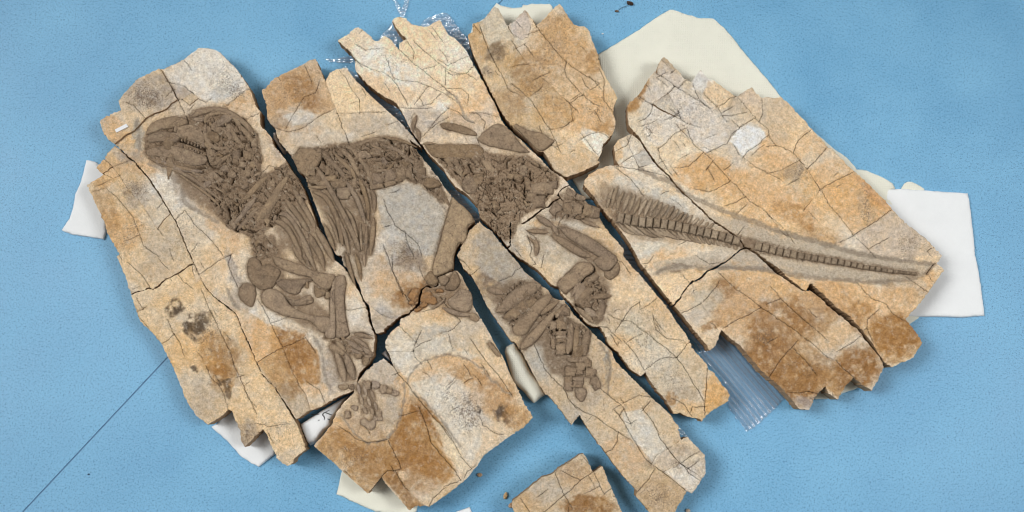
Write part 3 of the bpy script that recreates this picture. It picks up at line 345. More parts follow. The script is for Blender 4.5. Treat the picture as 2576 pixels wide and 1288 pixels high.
# hip slab: tail base, second leg
for x, y, a in ((440, 810, 40), (560, 812, 6), (660, 815, 6), (760, 825, 8), (835, 850, 14)):
    be('hip', 'vertebra', "41,%d,%d,48,62,%d" % (x, y, a), 7)
be('hip', 'vertebra', "41,590,650,50,30,30 41,690,700,50,30,20 41,580,740,60,14,5", 4)
for t in ("41: 240,880,50 330,940,66 430,1000,50", "41: 150,1030,40 260,1040,50 370,1050,40", "41: 480,1000,70 620,1080,110 780,1170,130 930,1270,110 | 42: 1010,30,110", "41: 400,1080,60 540,1160,80 680,1250,80 | 42: 780,10,60", "41: 690,920,30 780,960,40 880,1000,24", "41: 400,970,30 440,1030,50 460,1080,30", "R3: 80,1190,14 120,1230,18 115,1280,14", "41: 240,1110,40 250,1220,50 240,1287,30"): bs('hip', 'leg_bone', t)
bb('hip', 'knee_joint', "52: -470,50 -400,0 -300,-20 -240,0 -230,60 -290,130 -360,150 -420,110", 9); bb('hip', 'knee_joint', "42: 932,160 1000,140 1060,60 1085,120 1060,190 990,238 935,205", 7)
bb('hip', 'shin_bone', "42: 455,290 480,240 600,140 640,90 700,60 770,70 815,100 820,150 740,210 690,260 600,330 540,375 500,350", 10)
for t in ("42: 640,450,80 690,340,100 740,270,80", "42: 680,470,60 730,380,90 830,330,80", "42: 800,420,50 900,405,66 1000,400,66", "42: 910,430,60 900,540,80 870,650,70", "42: 730,520,60 790,570,80 860,600,60", "42: 650,510,40 740,590,56 820,670,50", "42: 760,260,60 830,220,70 870,200,40", "42: 600,410,40 660,300,50 690,230,30"): bs('hip', 'ankle_bone', t)
# shin slab
for t in ("42: 330,300,120 200,350,150 60,440,170 | 32: 1220,700,150"[:0] or "42: 290,290,90 180,330,130 60,400,150 | 32: 1230,500,120 1130,560,50", "42: 400,400,80 280,500,120 170,620,140 80,740,160 60,800,130", "42: 250,440,80 130,500,110 20,580,110 | 32: 1200,620,60", "32: 1200,380,60 1120,350,70 1040,340,40"): bs('shin', 'shin_bone', t, .55)
for t in ("42: 430,560,60 330,680,80 200,830,100 90,930,90", "42: 470,450,60 370,520,60 290,590,40", "42: 540,480,40 480,560,50 420,590,40"): bs('shin', 'fibula', t, .8)
be('shin', 'ankle_bone', "42,530,560,50,45 42,500,680,52,62 42,410,700,36,44 42,460,590,26,30", 6)
for t in ("42: 600,670,60 590,780,66 580,880,66 560,985,76", "42: 660,690,60 650,800,60 640,920,56 640,1000,50", "42: 770,740,80 745,840,76 730,930,72 730,1000,76"): bs('shin', 'metatarsal', t)
be('shin', 'toe_bone', "42,495,780,60,26 42,500,815,55,18 42,500,850,50,22 42,415,870,24,60 42,495,930,50,50 42,480,975,40,24 42,590,1160,58,48,10 42,690,1110,48,44 42,760,1080,36,44 42,790,1175,52,50,10 42,680,1170,34,30 42,670,1240,56,26 42,570,1250,40,40 42,830,1260,40,44,20 42,620,1040,60,28 42,710,1040,50,30 42,660,1280,56,24 43,570,20,40,50 43,855,10,36,36 43,650,20,60,20", 5)
bb('shin', 'claw', "43: 630,60 680,40 740,50 745,110 720,165 690,180 650,130", 5); be('shin', 'claw', "42,840,1287,36,60,-10", 4)
# belly slab: hand
for t in ("23: 1020,-10,40 1040,100,50", "23: 1045,110,44 1070,210,50", "23: 1075,225,44 1110,300,50", "23: 1080,10,40 1110,110,50", "23: 1120,130,44 1150,220,48", "23: 1155,235,40 1180,310,46", "22: 1085,1250,30 1100,1300,40", "23: 1150,60,40 1190,160,50", "23: 1190,180,40 1215,260,44"): bs('belly', 'finger_bone', t)
be('belly', 'finger_bone', "23,1235,310,30,40 23,1245,350,30,24 23,1200,350,24,24 23,990,240,34,24,30 23,920,310,30,40 23,1120,20,30,40 R6,600,650,20,20 R6,640,670,18,22 R6,670,680,18,16 R6,700,690,18,14 R6,560,640,16,12", 4)
bb('belly', 'claw', "23: 1050,370 1090,345 1140,380 1190,350 1205,410 1180,455 1150,465 1110,440 1060,410", 5)
# tail
TAIL = smooth_line(P("u: 1540,544 1570,550 1610,558 1650,561 1700,569 1760,582 1800,591 1850,605 1880,614 1932,626 1980,637 2053,650 2114,660 2170,671 2230,680 2270,685 2315,689"), 6)
MASS = [('skull', "u: 520,272 590,285 645,330 660,400 650,440 700,425 735,395 715,470 690,520 650,570 600,583 560,562 530,520 500,455 470,420 520,402 515,350", 11),
        ('skull', "u: 735,392 760,440 775,500 740,510 700,560 640,600 600,585 680,510", 12), ('skull', "u: 630,600 690,590 700,640 640,660", 16),
        ('torso', "u: 752,392 800,372 850,362 900,358 960,345 1005,345 1050,372 1065,405 1062,440 1100,450 1125,500 1115,515 1060,465 1020,452 940,470 880,475 800,480 775,460", 12),
        ('spine', "u: 1092,395 1150,395 1195,370 1250,390 1330,392 1390,430 1410,446 1395,475 1370,512 1310,548 1290,600 1265,605 1210,550 1195,510 1165,470 1120,425", 13),
        ('hip', "u: 1440,700 1490,690 1530,735 1520,800 1500,818 1450,770", 13), ('shin', "u: 1350,770 1430,800 1490,830 1480,880 1440,890 1380,850", 12), ('shin', "u: 1310,700 1370,740 1330,790 1290,830 1250,760", 17), ('skull', "R1: 1000,540 1130,540 1240,600 1280,690 1240,760 1130,760 1050,700", 9),
        ('hip', "u: 1380,560 1440,490 1500,530 1500,545 1410,550", 14), ('skull', "22: 740,860 900,840 1000,980 900,990 780,960", 11)]

MASS.append(('skull', "u: 368,330 400,302 440,292 475,292 520,282 530,330 520,420 480,420 430,412 385,402 364,385 362,350", 15))
# deep hollows between bones: (depth, half width, line)
HO = []
for t in ("11: 880,365 950,312 1010,268", "11: 785,290 820,370 870,408 960,400", "11: 1020,110 1060,70 1120,60", "11: 1000,800 1040,930 1095,1040", "11: 1095,730 1112,850", "11: 1245,120 1238,190", "11: 1030,350 1110,380 1175,335",
          "11: 960,170 962,215", "11: 1145,240 1140,280", "11: 700,415 770,400", "10: 870,1280 900,1250 980,1260", "11: 845,50 860,0", "11: 1105,150 1190,140", "11: 985,380 990,490", "11: 1160,400 1160,450", "11: 1040,560 1060,520", "11: 890,780 930,740", "11: 1110,900 1200,820", "11: 1150,1020 1280,1050",
          "41: 180,455 190,520", "41: 160,570 130,610 120,690 150,780", "41: 345,570 380,600", "31: 750,345 745,410", "31: 610,330 560,290", "31: 850,370 900,460 980,480", "31: 1070,515 1110,515", "31: 1160,620 1230,610", "31: 980,820 1080,830 1130,880", "31: 1030,400 1100,400", "41: 30,560 60,640", "41: 210,680 330,690 380,650", "41: 10,520 80,560 120,520", "31: 1240,400 1240,330 1280,320",
          "21: 620,380 665,310 705,365", "21: 525,490 600,425", "21: 715,395 722,490", "21: 1150,290 1190,310 1240,290", "21: 895,560 925,620", "21: 1220,200 1225,240", "21: 805,630 900,625", "21: 560,580 640,560", "21: 740,510 800,490", "21: 1055,645 1060,660", "21: 1195,540 1200,590", "31: 60,120 80,150", "31: 40,290 110,330 190,300", "31: 140,350 150,360", "31: 250,260 265,230", "31: 0,330 60,330", "31: 340,300 355,305", "31: 480,450 520,455",
          "21: 160,920 250,830", "21: 100,960 160,990", "22: 100,330 140,322", "22: 720,350 745,340", "22: 850,830 930,790", "22: 690,830 800,870", "42: 800,90 830,150 770,190 730,210", "42: 720,240 680,280", "42: 530,370 550,380", "42: 450,750 540,745", "42: 510,970 600,985", "42: 420,640 470,610", "42: 280,590 340,540", "42: 640,490 760,560"):
    HO.append((-14, 2.5, P(t)))
HO.append((-15, 3.6, P("R1: 885,704 924,712 964,724 994,736 1029,754")))
TB = P("u: 1740,540 1830,545 1880,560 1932,572 2000,592 2070,612 2132,625 2190,640 2282,656 2350,664 2322,690 2260,708 2190,709 2140,706 2080,700 2000,690 1932,679 1870,675 1785,674 1750,671 1655,688 1640,660 1760,640 1800,630 1760,600")

# matrix stained brown round the crowded bones
BW = [P("u: 760,470 880,470 945,470 942,640 900,665 850,610 800,520"), P("u: 680,560 740,480 770,500 810,620 850,680 760,660 700,600"), P("u: 1230,740 1290,700 1380,750 1420,800 1440,860 1340,870 1300,840 1260,800"),
      P("u: 1360,820 1490,830 1480,900 1440,960 1380,940 1360,880"), P("u: 1400,560 1520,610 1560,660 1540,700 1450,640 1390,600"), P("u: 1430,680 1490,660 1540,720 1520,820 1440,770"), P("u: 640,620 720,600 720,720 660,720 635,680"),
      P("u: 700,720 780,740 850,800 830,860 760,820 700,790"), P("u: 380,400 460,410 560,470 640,600 590,580 500,520 460,490 440,440"), P("u: 1060,700 1120,690 1170,700 1190,760 1140,780 1060,760")]
# fine joints: each slab breaks along two directions
_r = random.Random(5)
for key, cnt, a0, a1 in (('skull', 16, 58, -35), ('left_top', 12, 60, -28), ('left_low', 22, 62, -30), ('torso', 20, 60, -25), ('spine', 16, 48, -30), ('crown', 22, 50, -35), ('tail_mid', 12, 45, -30), ('tail_low', 16, 45, -40), ('tail_tip', 46, 48, -35), ('hip', 20, 50, -38), ('shin', 18, 50, -38), ('belly', 26, 55, -32), ('corner', 8, 55, -30)):
    pl = SL[key]; lo, hi = pl.min(0), pl.max(0); k = 0
    while k < cnt:
        x, y = _r.uniform(lo[0], hi[0]), _r.uniform(lo[1], hi[1])
        if key == 'tail_tip' and k % 2 and not (x < 1900 and y < 440): continue
        a = math.radians((a0 if _r.random() < .6 else a1) + _r.gauss(0, 9)); L0 = _r.uniform(14, 48)
        CR.append((key, -1, np.array([[x, y], [x + L0 * .5 * math.cos(a) + _r.gauss(0, 1.5), y + L0 * .5 * math.sin(a) + _r.gauss(0, 1.5)], [x + L0 * math.cos(a), y + L0 * math.sin(a)]]))); k += 1

for t in ("51: 0,420 150,500 280,540 450,660 600,745 800,835 950,895 1100,945 1287,1015 | 61: 250,1095 550,1180 800,1250 1050,1300 | R8: 700,33 840,45", "52: 180,165 350,112 560,122 700,132 900,122 1050,132 1287,158 | 62: 300,215 600,243 850,258 1050,272 1200,262 1287,250 | R8: 780,102 840,44"):
    RL.append((-5, 2.2, P(t)))

ST[:0] = [(1020,200,170,150,0,(216,200,174),.7),(1150,150,90,130,-20,(218,200,172),.6),(1620,880,90,190,-35,(214,198,170),.6),(1700,290,130,120,30,(206,194,172),.6),(1400,600,120,80,30,(208,194,172),.6),(560,180,100,70,0,(214,202,182),.5),(1100,900,120,90,0,(210,194,168),.6),(1640,480,150,80,20,(206,194,174),.6),(850,250,60,90,0,(220,194,156),.6),(1560,1000,90,120,-35,(214,190,156),.5),(450,560,60,120,-20,(204,190,166),.4),(1640,1160,120,100,-30,(214,194,162),.5)]

BW += [P("u: 1380,495 1430,480 1500,510 1545,560 1500,565 1420,555 1385,540")]
for t in ("11: 300,60 420,40 520,30", "11: 230,100 330,120 460,110", "11: 170,210 300,230 420,270 560,330", "11: 620,20 700,60 760,120", "11: 770,60 800,160 790,250", "11: 560,330 680,370 770,360", "11: 850,150 900,240 980,300", "11: 1090,200 1180,260 1240,350", "11: 900,470 1000,500 1090,460", "11: 1000,640 1100,600 1200,640", "11: 880,560 940,680", "R1: 1000,600 1060,640", "R1: 1130,590 1200,640 1250,720", "R1: 940,590 945,640"):
    HO.append((-7, 2.0, P(t)))
# crisp-edged pieces and flakes of another colour: (outline, colour, strength)
PS = [(P(t), c, s) for t, c, s in (
 ("51: 930,90 1000,0 1040,-40 1230,0 1270,80 1140,190 1035,280 1000,230 960,160 890,130", (214, 210, 203), .9), ("50: 620,695 570,750 530,820 570,900 640,930 660,890 690,850 690,790", (206, 200, 190), .9),
 ("50: 285,930 400,870 500,960 640,1010 700,1080 780,1170 830,1250 | 51: 900,100 880,150 760,210 670,250 520,130 470,0 | 50: 400,1190 330,1040", (206, 195, 181), .8), ("50: 130,1060 200,1080 340,1160 480,1240 | 51: 480,10 350,40 250,150 150,190 40,50 20,-60", (210, 199, 184), .8),
 ("50: 150,830 220,760 290,800 350,860 285,930 130,1045 20,960", (204, 192, 176), .7), ("50: 210,740 250,650 330,690 450,800 390,875 290,800", (200, 186, 170), .7), ("50: 690,800 850,880 960,960 820,1070 700,960 640,930", (210, 184, 150), .7), ("50: 980,970 1050,940 1130,870 1230,1000 1220,1200 1100,1120", (204, 180, 152), .6),
 ("R3: 345,700 400,665 460,665 490,690 455,730 445,790 400,760", (220, 210, 193), .95), ("40: 140,100 30,200 0,270 0,330 90,400 150,360 200,240", (206, 187, 167), .9), ("30: 1000,220 1130,60 1200,180 1260,300 1287,420 1180,370 1060,460 1020,380", (210, 198, 178), .85),
 ("R7: 550,790 650,770 740,900 780,970 710,1040 640,960 590,900", (219, 209, 192), .85), ("R7: 710,1030 780,975 840,1040 760,1085", (204, 187, 165), .8), ("R7: 765,1085 850,1045 900,1100 940,1130 905,1190", (216, 205, 187), .7), ("R7: 630,1180 720,1080 870,1190 815,1320 700,1310", (198, 170, 134), .8),
 ("R6: 780,640 850,620 930,640 1000,700 1040,760 1120,850 1140,930 1080,1060 1000,950 930,830 860,740", (209, 197, 177), .75), ("R6: 880,810 930,840 1010,960 1080,1070 1050,1100 960,1000", (217, 198, 166), .8),
 ("R6: 725,810 810,800 870,870 920,960 1010,1080 960,1140 900,1150 780,1040 700,1000 665,920", (168, 126, 77), .85), ("R6: 370,860 480,880 560,940 660,920 700,1010 720,1070 640,1110 560,1190 400,1050 300,960", (170, 130, 82), .7), ("R6: 650,1130 700,1085 770,1190 850,1255 770,1275", (150, 112, 70), .75),
 ("R6: 720,360 810,450 790,480 830,540 760,610 690,540 660,460", (211, 199, 180), .8), ("R6: 830,440 930,400 1010,470 1120,500 1080,520 960,490 850,520", (204, 192, 172), .7), ("R6: 400,800 490,700 560,660 700,640 740,740 700,860 640,930 540,920 450,850", (190, 166, 136), .6),
 ("22: 300,780 400,750 520,850 600,960 650,1000 680,1287 450,1287 330,1050 280,930", (164, 122, 74), .75), ("22: 20,640 180,700 260,920 400,1250 300,1287 150,1260 20,1080 -40,800", (204, 162, 110), .7), ("22: 560,830 640,800 690,880 720,1000 700,1287 650,1287 640,1000", (190, 174, 152), .8),
 ("10: 340,690 560,590 700,470 860,500 1000,600 1150,800 1200,900 1000,1040 800,1020 640,930 430,830", (213, 202, 185), .75), ("10: 560,860 640,930 545,995 470,880", (178, 162, 144), .8), ("20: 720,780 830,700 920,690 1050,850 1287,1085 1287,1120 820,1135 770,1000", (222, 194, 154), .85),
 ("20: 70,920 300,740 600,600 700,820 790,1090 650,1160 450,1100 250,1180 120,1150", (190, 150, 104), .5), ("62: 250,930 430,900 560,1000 680,1060 850,1220 | R8: 390,660 350,715 290,655 190,700 100,690 20,600", (160, 119, 71), .6), ("R8: 500,380 560,310 690,335 775,440 720,510 620,555", (163, 122, 74), .6),
 ("53: 665,0 820,0 905,110 880,180 720,270 660,310 650,200", (206, 163, 108), .85), ("R2: 610,950 700,935 800,915 870,960 950,1080 930,1200 900,1287 850,1287 790,1250 640,1140 600,1000", (184, 172, 154), .85), ("42: -120,-200 60,60 140,180 200,260 0,330 | 32: 1170,260 1050,210 960,60 990,-60", (182, 169, 150), .7),
 ("R4: 270,950 420,870 540,940 625,1055 520,1130 430,1180 350,1090", (200, 160, 112), .6), ("R4: 425,870 520,940 620,1050 560,1040 470,950", (190, 150, 108), .8), ("R4: 440,1180 622,1060 870,1287 540,1287", (192, 173, 150), .7), ("R3: 860,850 960,780 1110,900 960,980", (200, 160, 110), .6))]


# ------------------------------------------------------------------ materials
def mat(name):
    m = bpy.data.materials.new(name); m.use_nodes = True; n = m.node_tree; n.nodes.clear()
    out = n.nodes.new('ShaderNodeOutputMaterial'); b = n.nodes.new('ShaderNodeBsdfPrincipled'); n.links.new(b.outputs[0], out.inputs[0]); return m, n, b, out
def nz(n, vec, scale, detail=4, rough=.6, dist=0.):
    t = n.nodes.new('ShaderNodeTexNoise'); t.inputs['Scale'].default_value = scale; t.inputs['Detail'].default_value = detail
    t.inputs['Roughness'].default_value = rough; t.inputs['Distortion'].default_value = dist; n.links.new(vec, t.inputs['Vector']); return t.outputs[0]
def mp(n, val, a, b, c, d):
    t = n.nodes.new('ShaderNodeMapRange'); n.links.new(val, t.inputs[0])
    for i, x in enumerate((a, b, c, d)): t.inputs[i + 1].default_value = x
    return t.outputs[0]
def mth(n, op, a, b=None):
    t = n.nodes.new('ShaderNodeMath'); t.operation = op
    for i, x in enumerate((a, b)):
        if x is None: continue
        if isinstance(x, (int, float)): t.inputs[i].default_value = x
        else: n.links.new(x, t.inputs[i])
    return t.outputs[0]
def mix(n, fac, a, b, mode='MIX'):
    t = n.nodes.new('ShaderNodeMix'); t.data_type = 'RGBA'; t.blend_type = mode
    for i, x in ((0, fac), (6, a), (7, b)):
        if isinstance(x, (int, float)): t.inputs[i].default_value = x
        elif isinstance(x, (tuple, list)): t.inputs[i].default_value = tuple(x)[:3] + (1,)
        else: n.links.new(x, t.inputs[i])
    return t.outputs[2]
def bump(n, b, h, dist, strength=1.):
    t = n.nodes.new('ShaderNodeBump'); t.inputs['Distance'].default_value = dist; t.inputs['Strength'].default_value = strength
    n.links.new(h, t.inputs['Height']); n.links.new(t.outputs[0], b.inputs['Normal'])
ALB = 1 / .92
def L(*c): return tuple(np.clip(lin(c) * ALB, 0, .86)) + (1,)

def stone_mat(name, bone=False):
    m, n, b, out = mat(name)
    at = n.nodes.new('ShaderNodeAttribute'); at.attribute_name = 'tint'
    sk = n.nodes.new('ShaderNodeAttribute'); sk.attribute_name = 'speck'
    g = n.nodes.new('ShaderNodeNewGeometry'); pos = g.outputs['Position']
    col = at.outputs['Color']
    f1 = nz(n, pos, 330, 5, .8); f2 = nz(n, pos, 760, 3, .9); f3 = nz(n, pos, 90, 4, .6)
    v = mth(n, 'ADD', mp(n, f1, .32, .68, -.18, .16), mp(n, f2, .34, .66, -.24, .22))
    col = mix(n, 1.0, col, mix(n, mp(n, v, -.3, .3, 0, 1), (.70, .665, .63) if not bone else (.66, .63, .6), (1.48, 1.50, 1.52) if not bone else (1.42, 1.43, 1.45)), 'MULTIPLY')
    if not bone:
        # iron staining and pale rubbed spots
        col = mix(n, mth(n, 'MULTIPLY', mp(n, nz(n, pos, 110, 8, .82, .4), .53, .66, 0, 1), .34), col, mix(n, 1., col, (.90, .78, .62), 'MULTIPLY'))
        col = mix(n, mth(n, 'MULTIPLY', mp(n, nz(n, pos, 130, 8, .85, .3), .54, .62, 0, 1), .42), col, (.74, .64, .50))
        # dark mineral specks where the speck attribute is high
        thr = mth(n, 'SUBTRACT', .68, mth(n, 'MULTIPLY', sk.outputs['Fac'], .17))
        d = mth(n, 'SUBTRACT', nz(n, pos, 620, 3, .75), thr); d = mp(n, d, 0, .035, 0, .78)
        col = mix(n, d, col, L(92, 78, 64))
        d2 = mp(n, mth(n, 'SUBTRACT', nz(n, pos, 210, 6, .85, .3), thr), 0, .04, 0, .6)
        col = mix(n, d2, col, L(128, 106, 84))
        # hair cracks
        vo = n.nodes.new('ShaderNodeTexVoronoi'); vo.feature = 'DISTANCE_TO_EDGE'; vo.inputs['Scale'].default_value = 26
        mv = n.nodes.new('ShaderNodeVectorMath'); mv.operation = 'ADD'; nn = n.nodes.new('ShaderNodeTexNoise'); nn.inputs['Scale'].default_value = 30; nn.inputs['Detail'].default_value = 5
        n.links.new(pos, nn.inputs['Vector']); sc = n.nodes.new('ShaderNodeVectorMath'); sc.operation = 'SCALE'; sc.inputs['Scale'].default_value = .012
        n.links.new(nn.outputs['Color'], sc.inputs[0]); n.links.new(pos, mv.inputs[0]); n.links.new(sc.outputs[0], mv.inputs[1]); n.links.new(mv.outputs[0], vo.inputs['Vector'])
        hair = mth(n, 'MULTIPLY', mp(n, vo.outputs['Distance'], .0, .010, 1, 0), mp(n, f3, .52, .64, 0, .45))
        col = mix(n, hair, col, L(112, 88, 66))
        h = mth(n, 'ADD', mth(n, 'MULTIPLY', f1, .9), mth(n, 'MULTIPLY', f2, .45)); h = mth(n, 'SUBTRACT', h, mth(n, 'MULTIPLY', hair, .5))
        bump(n, b, h, .0018, .9)
    else:
        col = mix(n, mp(n, nz(n, pos, 380, 5, .85), .53, .66, 0, .55), col, L(84, 68, 54))
        col = mix(n, mp(n, nz(n, pos, 150, 4, .7), .54, .70, 0, .40), col, L(172, 150, 122))
        col = mix(n, mp(n, nz(n, pos, 90, 5, .75, .5), .50, .64, 0, .40), col, L(104, 86, 70))
        vo = n.nodes.new('ShaderNodeTexVoronoi'); vo.feature = 'DISTANCE_TO_EDGE'; vo.inputs['Scale'].default_value = 75
        mv = n.nodes.new('ShaderNodeVectorMath'); mv.operation = 'ADD'; nn = n.nodes.new('ShaderNodeTexNoise'); nn.inputs['Scale'].default_value = 60; nn.inputs['Detail'].default_value = 5
        n.links.new(pos, nn.inputs['Vector']); sc = n.nodes.new('ShaderNodeVectorMath'); sc.operation = 'SCALE'; sc.inputs['Scale'].default_value = .012
        n.links.new(nn.outputs['Color'], sc.inputs[0]); n.links.new(pos, mv.inputs[0]); n.links.new(sc.outputs[0], mv.inputs[1]); n.links.new(mv.outputs[0], vo.inputs['Vector'])
        col = mix(n, mth(n, 'MULTIPLY', mp(n, vo.outputs['Distance'], 0, .03, 1, 0), mp(n, f3, .42, .6, .1, .7)), col, L(76, 62, 50))
        col = mix(n, mp(n, nz(n, pos, 75, 6, .8, .4), .56, .66, 0, .55), col, L(176, 156, 128))
        bump(n, b, mth(n, 'ADD', mth(n, 'MULTIPLY', f1, .9), mth(n, 'MULTIPLY', f2, .4)), .0022, .9)
    n.links.new(col, b.inputs['Base Color']); b.inputs['Roughness'].default_value = .82 if not bone else .66
    b.inputs['Specular IOR Level'].default_value = .3
    return m
M_stone = stone_mat('limestone'); M_bone = stone_mat('fossil_bone', True)
def edge_mat():
    m, n, b, out = mat('broken_edge'); g = n.nodes.new('ShaderNodeNewGeometry')
    mpn = n.nodes.new('ShaderNodeMapping'); mpn.inputs['Scale'].default_value = (1, 1, 9); n.links.new(g.outputs['Position'], mpn.inputs['Vector'])
    f = nz(n, mpn.outputs[0], 120, 5, .7); col = mix(n, mp(n, f, .35, .68, 0, 1), L(118, 90, 64), L(196, 164, 126))
    n.links.new(col, b.inputs['Base Color']); b.inputs['Roughness'].default_value = .9; bump(n, b, f, .002, .8); return m
M_edge = edge_mat()

# ------------------------------------------------------------------ object helpers
def tag(o, label=None, cat=None, group=None, kind=None):
    if label: o['label'] = label
    if cat: o['category'] = cat
    if group: o['group'] = group
    if kind: o['kind'] = kind
    return o
def mesh_obj(name, V, F, mats, parent=None, tint=None, speck=None, matidx=None, smooth=None):
    me = bpy.data.meshes.new(name); V = np.asarray(V, float)
    if parent is not None: V = V - np.array(parent.location)
    me.from_pydata(V.tolist(), [], F if isinstance(F, list) else F.tolist())
    for m in mats: me.materials.append(m)
    if tint is not None:
        a = me.attributes.new('tint', 'FLOAT_COLOR', 'POINT'); t = np.ones((len(V), 4)); t[:, :3] = tint; a.data.foreach_set('color', t.ravel())
    if speck is not None:
        a = me.attributes.new('speck', 'FLOAT', 'POINT'); a.data.foreach_set('value', np.asarray(speck, float))
    if matidx is not None: me.polygons.foreach_set('material_index', np.asarray(matidx, np.int32))
    if smooth is not None: me.polygons.foreach_set('use_smooth', np.asarray(smooth, bool) if not isinstance(smooth, bool) else [smooth] * len(me.polygons))
    o = bpy.data.objects.new(name, me); C.objects.link(o)
    if parent is not None: o.parent = parent
    return o
def empty(name, u, v, z=0.):
    o = bpy.data.objects.new(name, None); x, y = W(u, v, z); o.location = (float(x), float(y), z * U); o.empty_display_size = .02; C.objects.link(o); return o
def W3(u, v, z, plane=ZT):
    x, y = W(u, v, plane); return np.stack([x, y, np.broadcast_to(np.asarray(z, float) * U, x.shape)], -1)
def up(V, F):
    """face triangles upwards"""
    a, b, c = V[F[:, 0]], V[F[:, 1]], V[F[:, 2]]
    s = (b[:, 0] - a[:, 0]) * (c[:, 1] - a[:, 1]) - (b[:, 1] - a[:, 1]) * (c[:, 0] - a[:, 0])
    F = F.copy(); m = s < 0; F[m, 1], F[m, 2] = F[m, 2].copy(), F[m, 1].copy(); return F
def cdt(pts, edges):
    r = delaunay_2d_cdt([Vector((float(p[0]), float(p[1]))) for p in pts], edges, [], 0, 1e-4, True)
    V = np.array([(p.x, p.y) for p in r[0]]); F = np.array([list(f) for f in r[2]], dtype=np.int64)
    ce = [tuple(sorted(e)) for e, o in zip(r[1], r[4]) if len(o)]
    src = [o for o in r[4] if len(o)]
    return V, F, ce, src

# ------------------------------------------------------------------ bone coverage (drives the carved, darker stone round the bones)
GS = 2.0; GW, GH = 1300, 670
def box(a, r):
    for ax in (0, 1):
        c = np.cumsum(np.pad(a, [(r + 1, r) if k == ax else (0, 0) for k in (0, 1)], mode='edge'), axis=ax)
        a = (c[2 * r + 1:] - c[:-2 * r - 1]) / (2 * r + 1) if ax == 0 else (c[:, 2 * r + 1:] - c[:, :-2 * r - 1]) / (2 * r + 1)
    return a
cov = np.zeros((GH, GW))
def paint(poly, val=1.):
    p = np.asarray(poly)[:, :2] / GS; x0, y0 = np.maximum(np.floor(p.min(0)).astype(int) - 1, 0); x1, y1 = np.ceil(p.max(0)).astype(int) + 2
    x1 = min(x1, GW); y1 = min(y1, GH)
    if x1 <= x0 or y1 <= y0: return
    X, Y = np.meshgrid(np.arange(x0, x1) + .5, np.arange(y0, y1) + .5); cov[y0:y1, x0:x1][pip(X, Y, p)] = val
def strip(l):
    q = smooth_line(l, 3); d = np.gradient(q[:, :2], axis=0); d /= np.linalg.norm(d, axis=1)[:, None] + 1e-9; nn = np.stack([-d[:, 1], d[:, 0]], 1) * q[:, 2:3] / 2
    return q, nn
for s, n, p, h in BB: paint(p)
for s, n, l, h in BS:
    q, nn = strip(l); paint(np.vstack([q[:, :2] + nn, (q[:, :2] - nn)[::-1]]))
covbone = cov.copy()
for s, t, *r in MASS: paint(P(t))
tw = np.interp(TAIL[:, 0], [1540, 1700, 1900, 2100, 2320], [24, 21, 17, 12, 6])
d = np.gradient(TAIL, axis=0); d /= np.linalg.norm(d, axis=1)[:, None]; nn = np.stack([-d[:, 1], d[:, 0]], 1) * tw[:, None] * .75
paint(np.vstack([TAIL + nn, (TAIL - nn)[::-1]]))
paint(P("u: 1505,455 1540,462 1600,478 1660,500 1700,520 1740,545 1745,565 1650,555 1560,550 1500,500"), .5)
paint(P("u: 1545,565 1620,570 1700,585 1750,600 1700,612 1640,608 1590,600"), .4)
mass = np.zeros_like(cov); keep = cov; cov = mass
for mi, (s, t, *r) in enumerate(MASS): paint(P(t), .5 if (s == 'skull' and (mi in (7, len(MASS) - 1))) else .8)
cov = keep
bwa = np.zeros_like(cov); keep = cov; cov = bwa
for q_ in BW: paint(q_, .8)
cov = keep
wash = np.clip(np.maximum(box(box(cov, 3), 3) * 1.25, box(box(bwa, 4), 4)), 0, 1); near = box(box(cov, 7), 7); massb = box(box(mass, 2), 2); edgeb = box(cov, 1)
def samp(A, u, v):
    x = np.clip(u / GS - .5, 0, GW - 1.001); y = np.clip(v / GS - .5, 0, GH - 1.001); i = x.astype(int); j = y.astype(int); fx = x - i; fy = y - j
    return (A[j, i] * (1 - fx) + A[j, i + 1] * fx) * (1 - fy) + (A[j + 1, i] * (1 - fx) + A[j + 1, i + 1] * fx) * fy
# distance to the carved lines, on the same grid
GX, GY = np.meshgrid((np.arange(GW) + .5) * GS, (np.arange(GH) + .5) * GS)
relief = np.zeros((GH, GW)); groove = np.zeros((GH, GW))
for dp, wd, l in RL:
    q = smooth_line(l, 3) if len(l) > 2 else l; x0, y0 = ((q.min(0) - 3 * wd) / GS).astype(int).clip(0); x1, y1 = ((q.max(0) + 3 * wd) / GS).astype(int) + 1
    X = GX[y0:y1, x0:x1]; Y = GY[y0:y1, x0:x1]; f = np.exp(-(pdist(X, Y, q) / wd) ** 2); relief[y0:y1, x0:x1] += dp * f; groove[y0:y1, x0:x1] = np.maximum(groove[y0:y1, x0:x1], f)

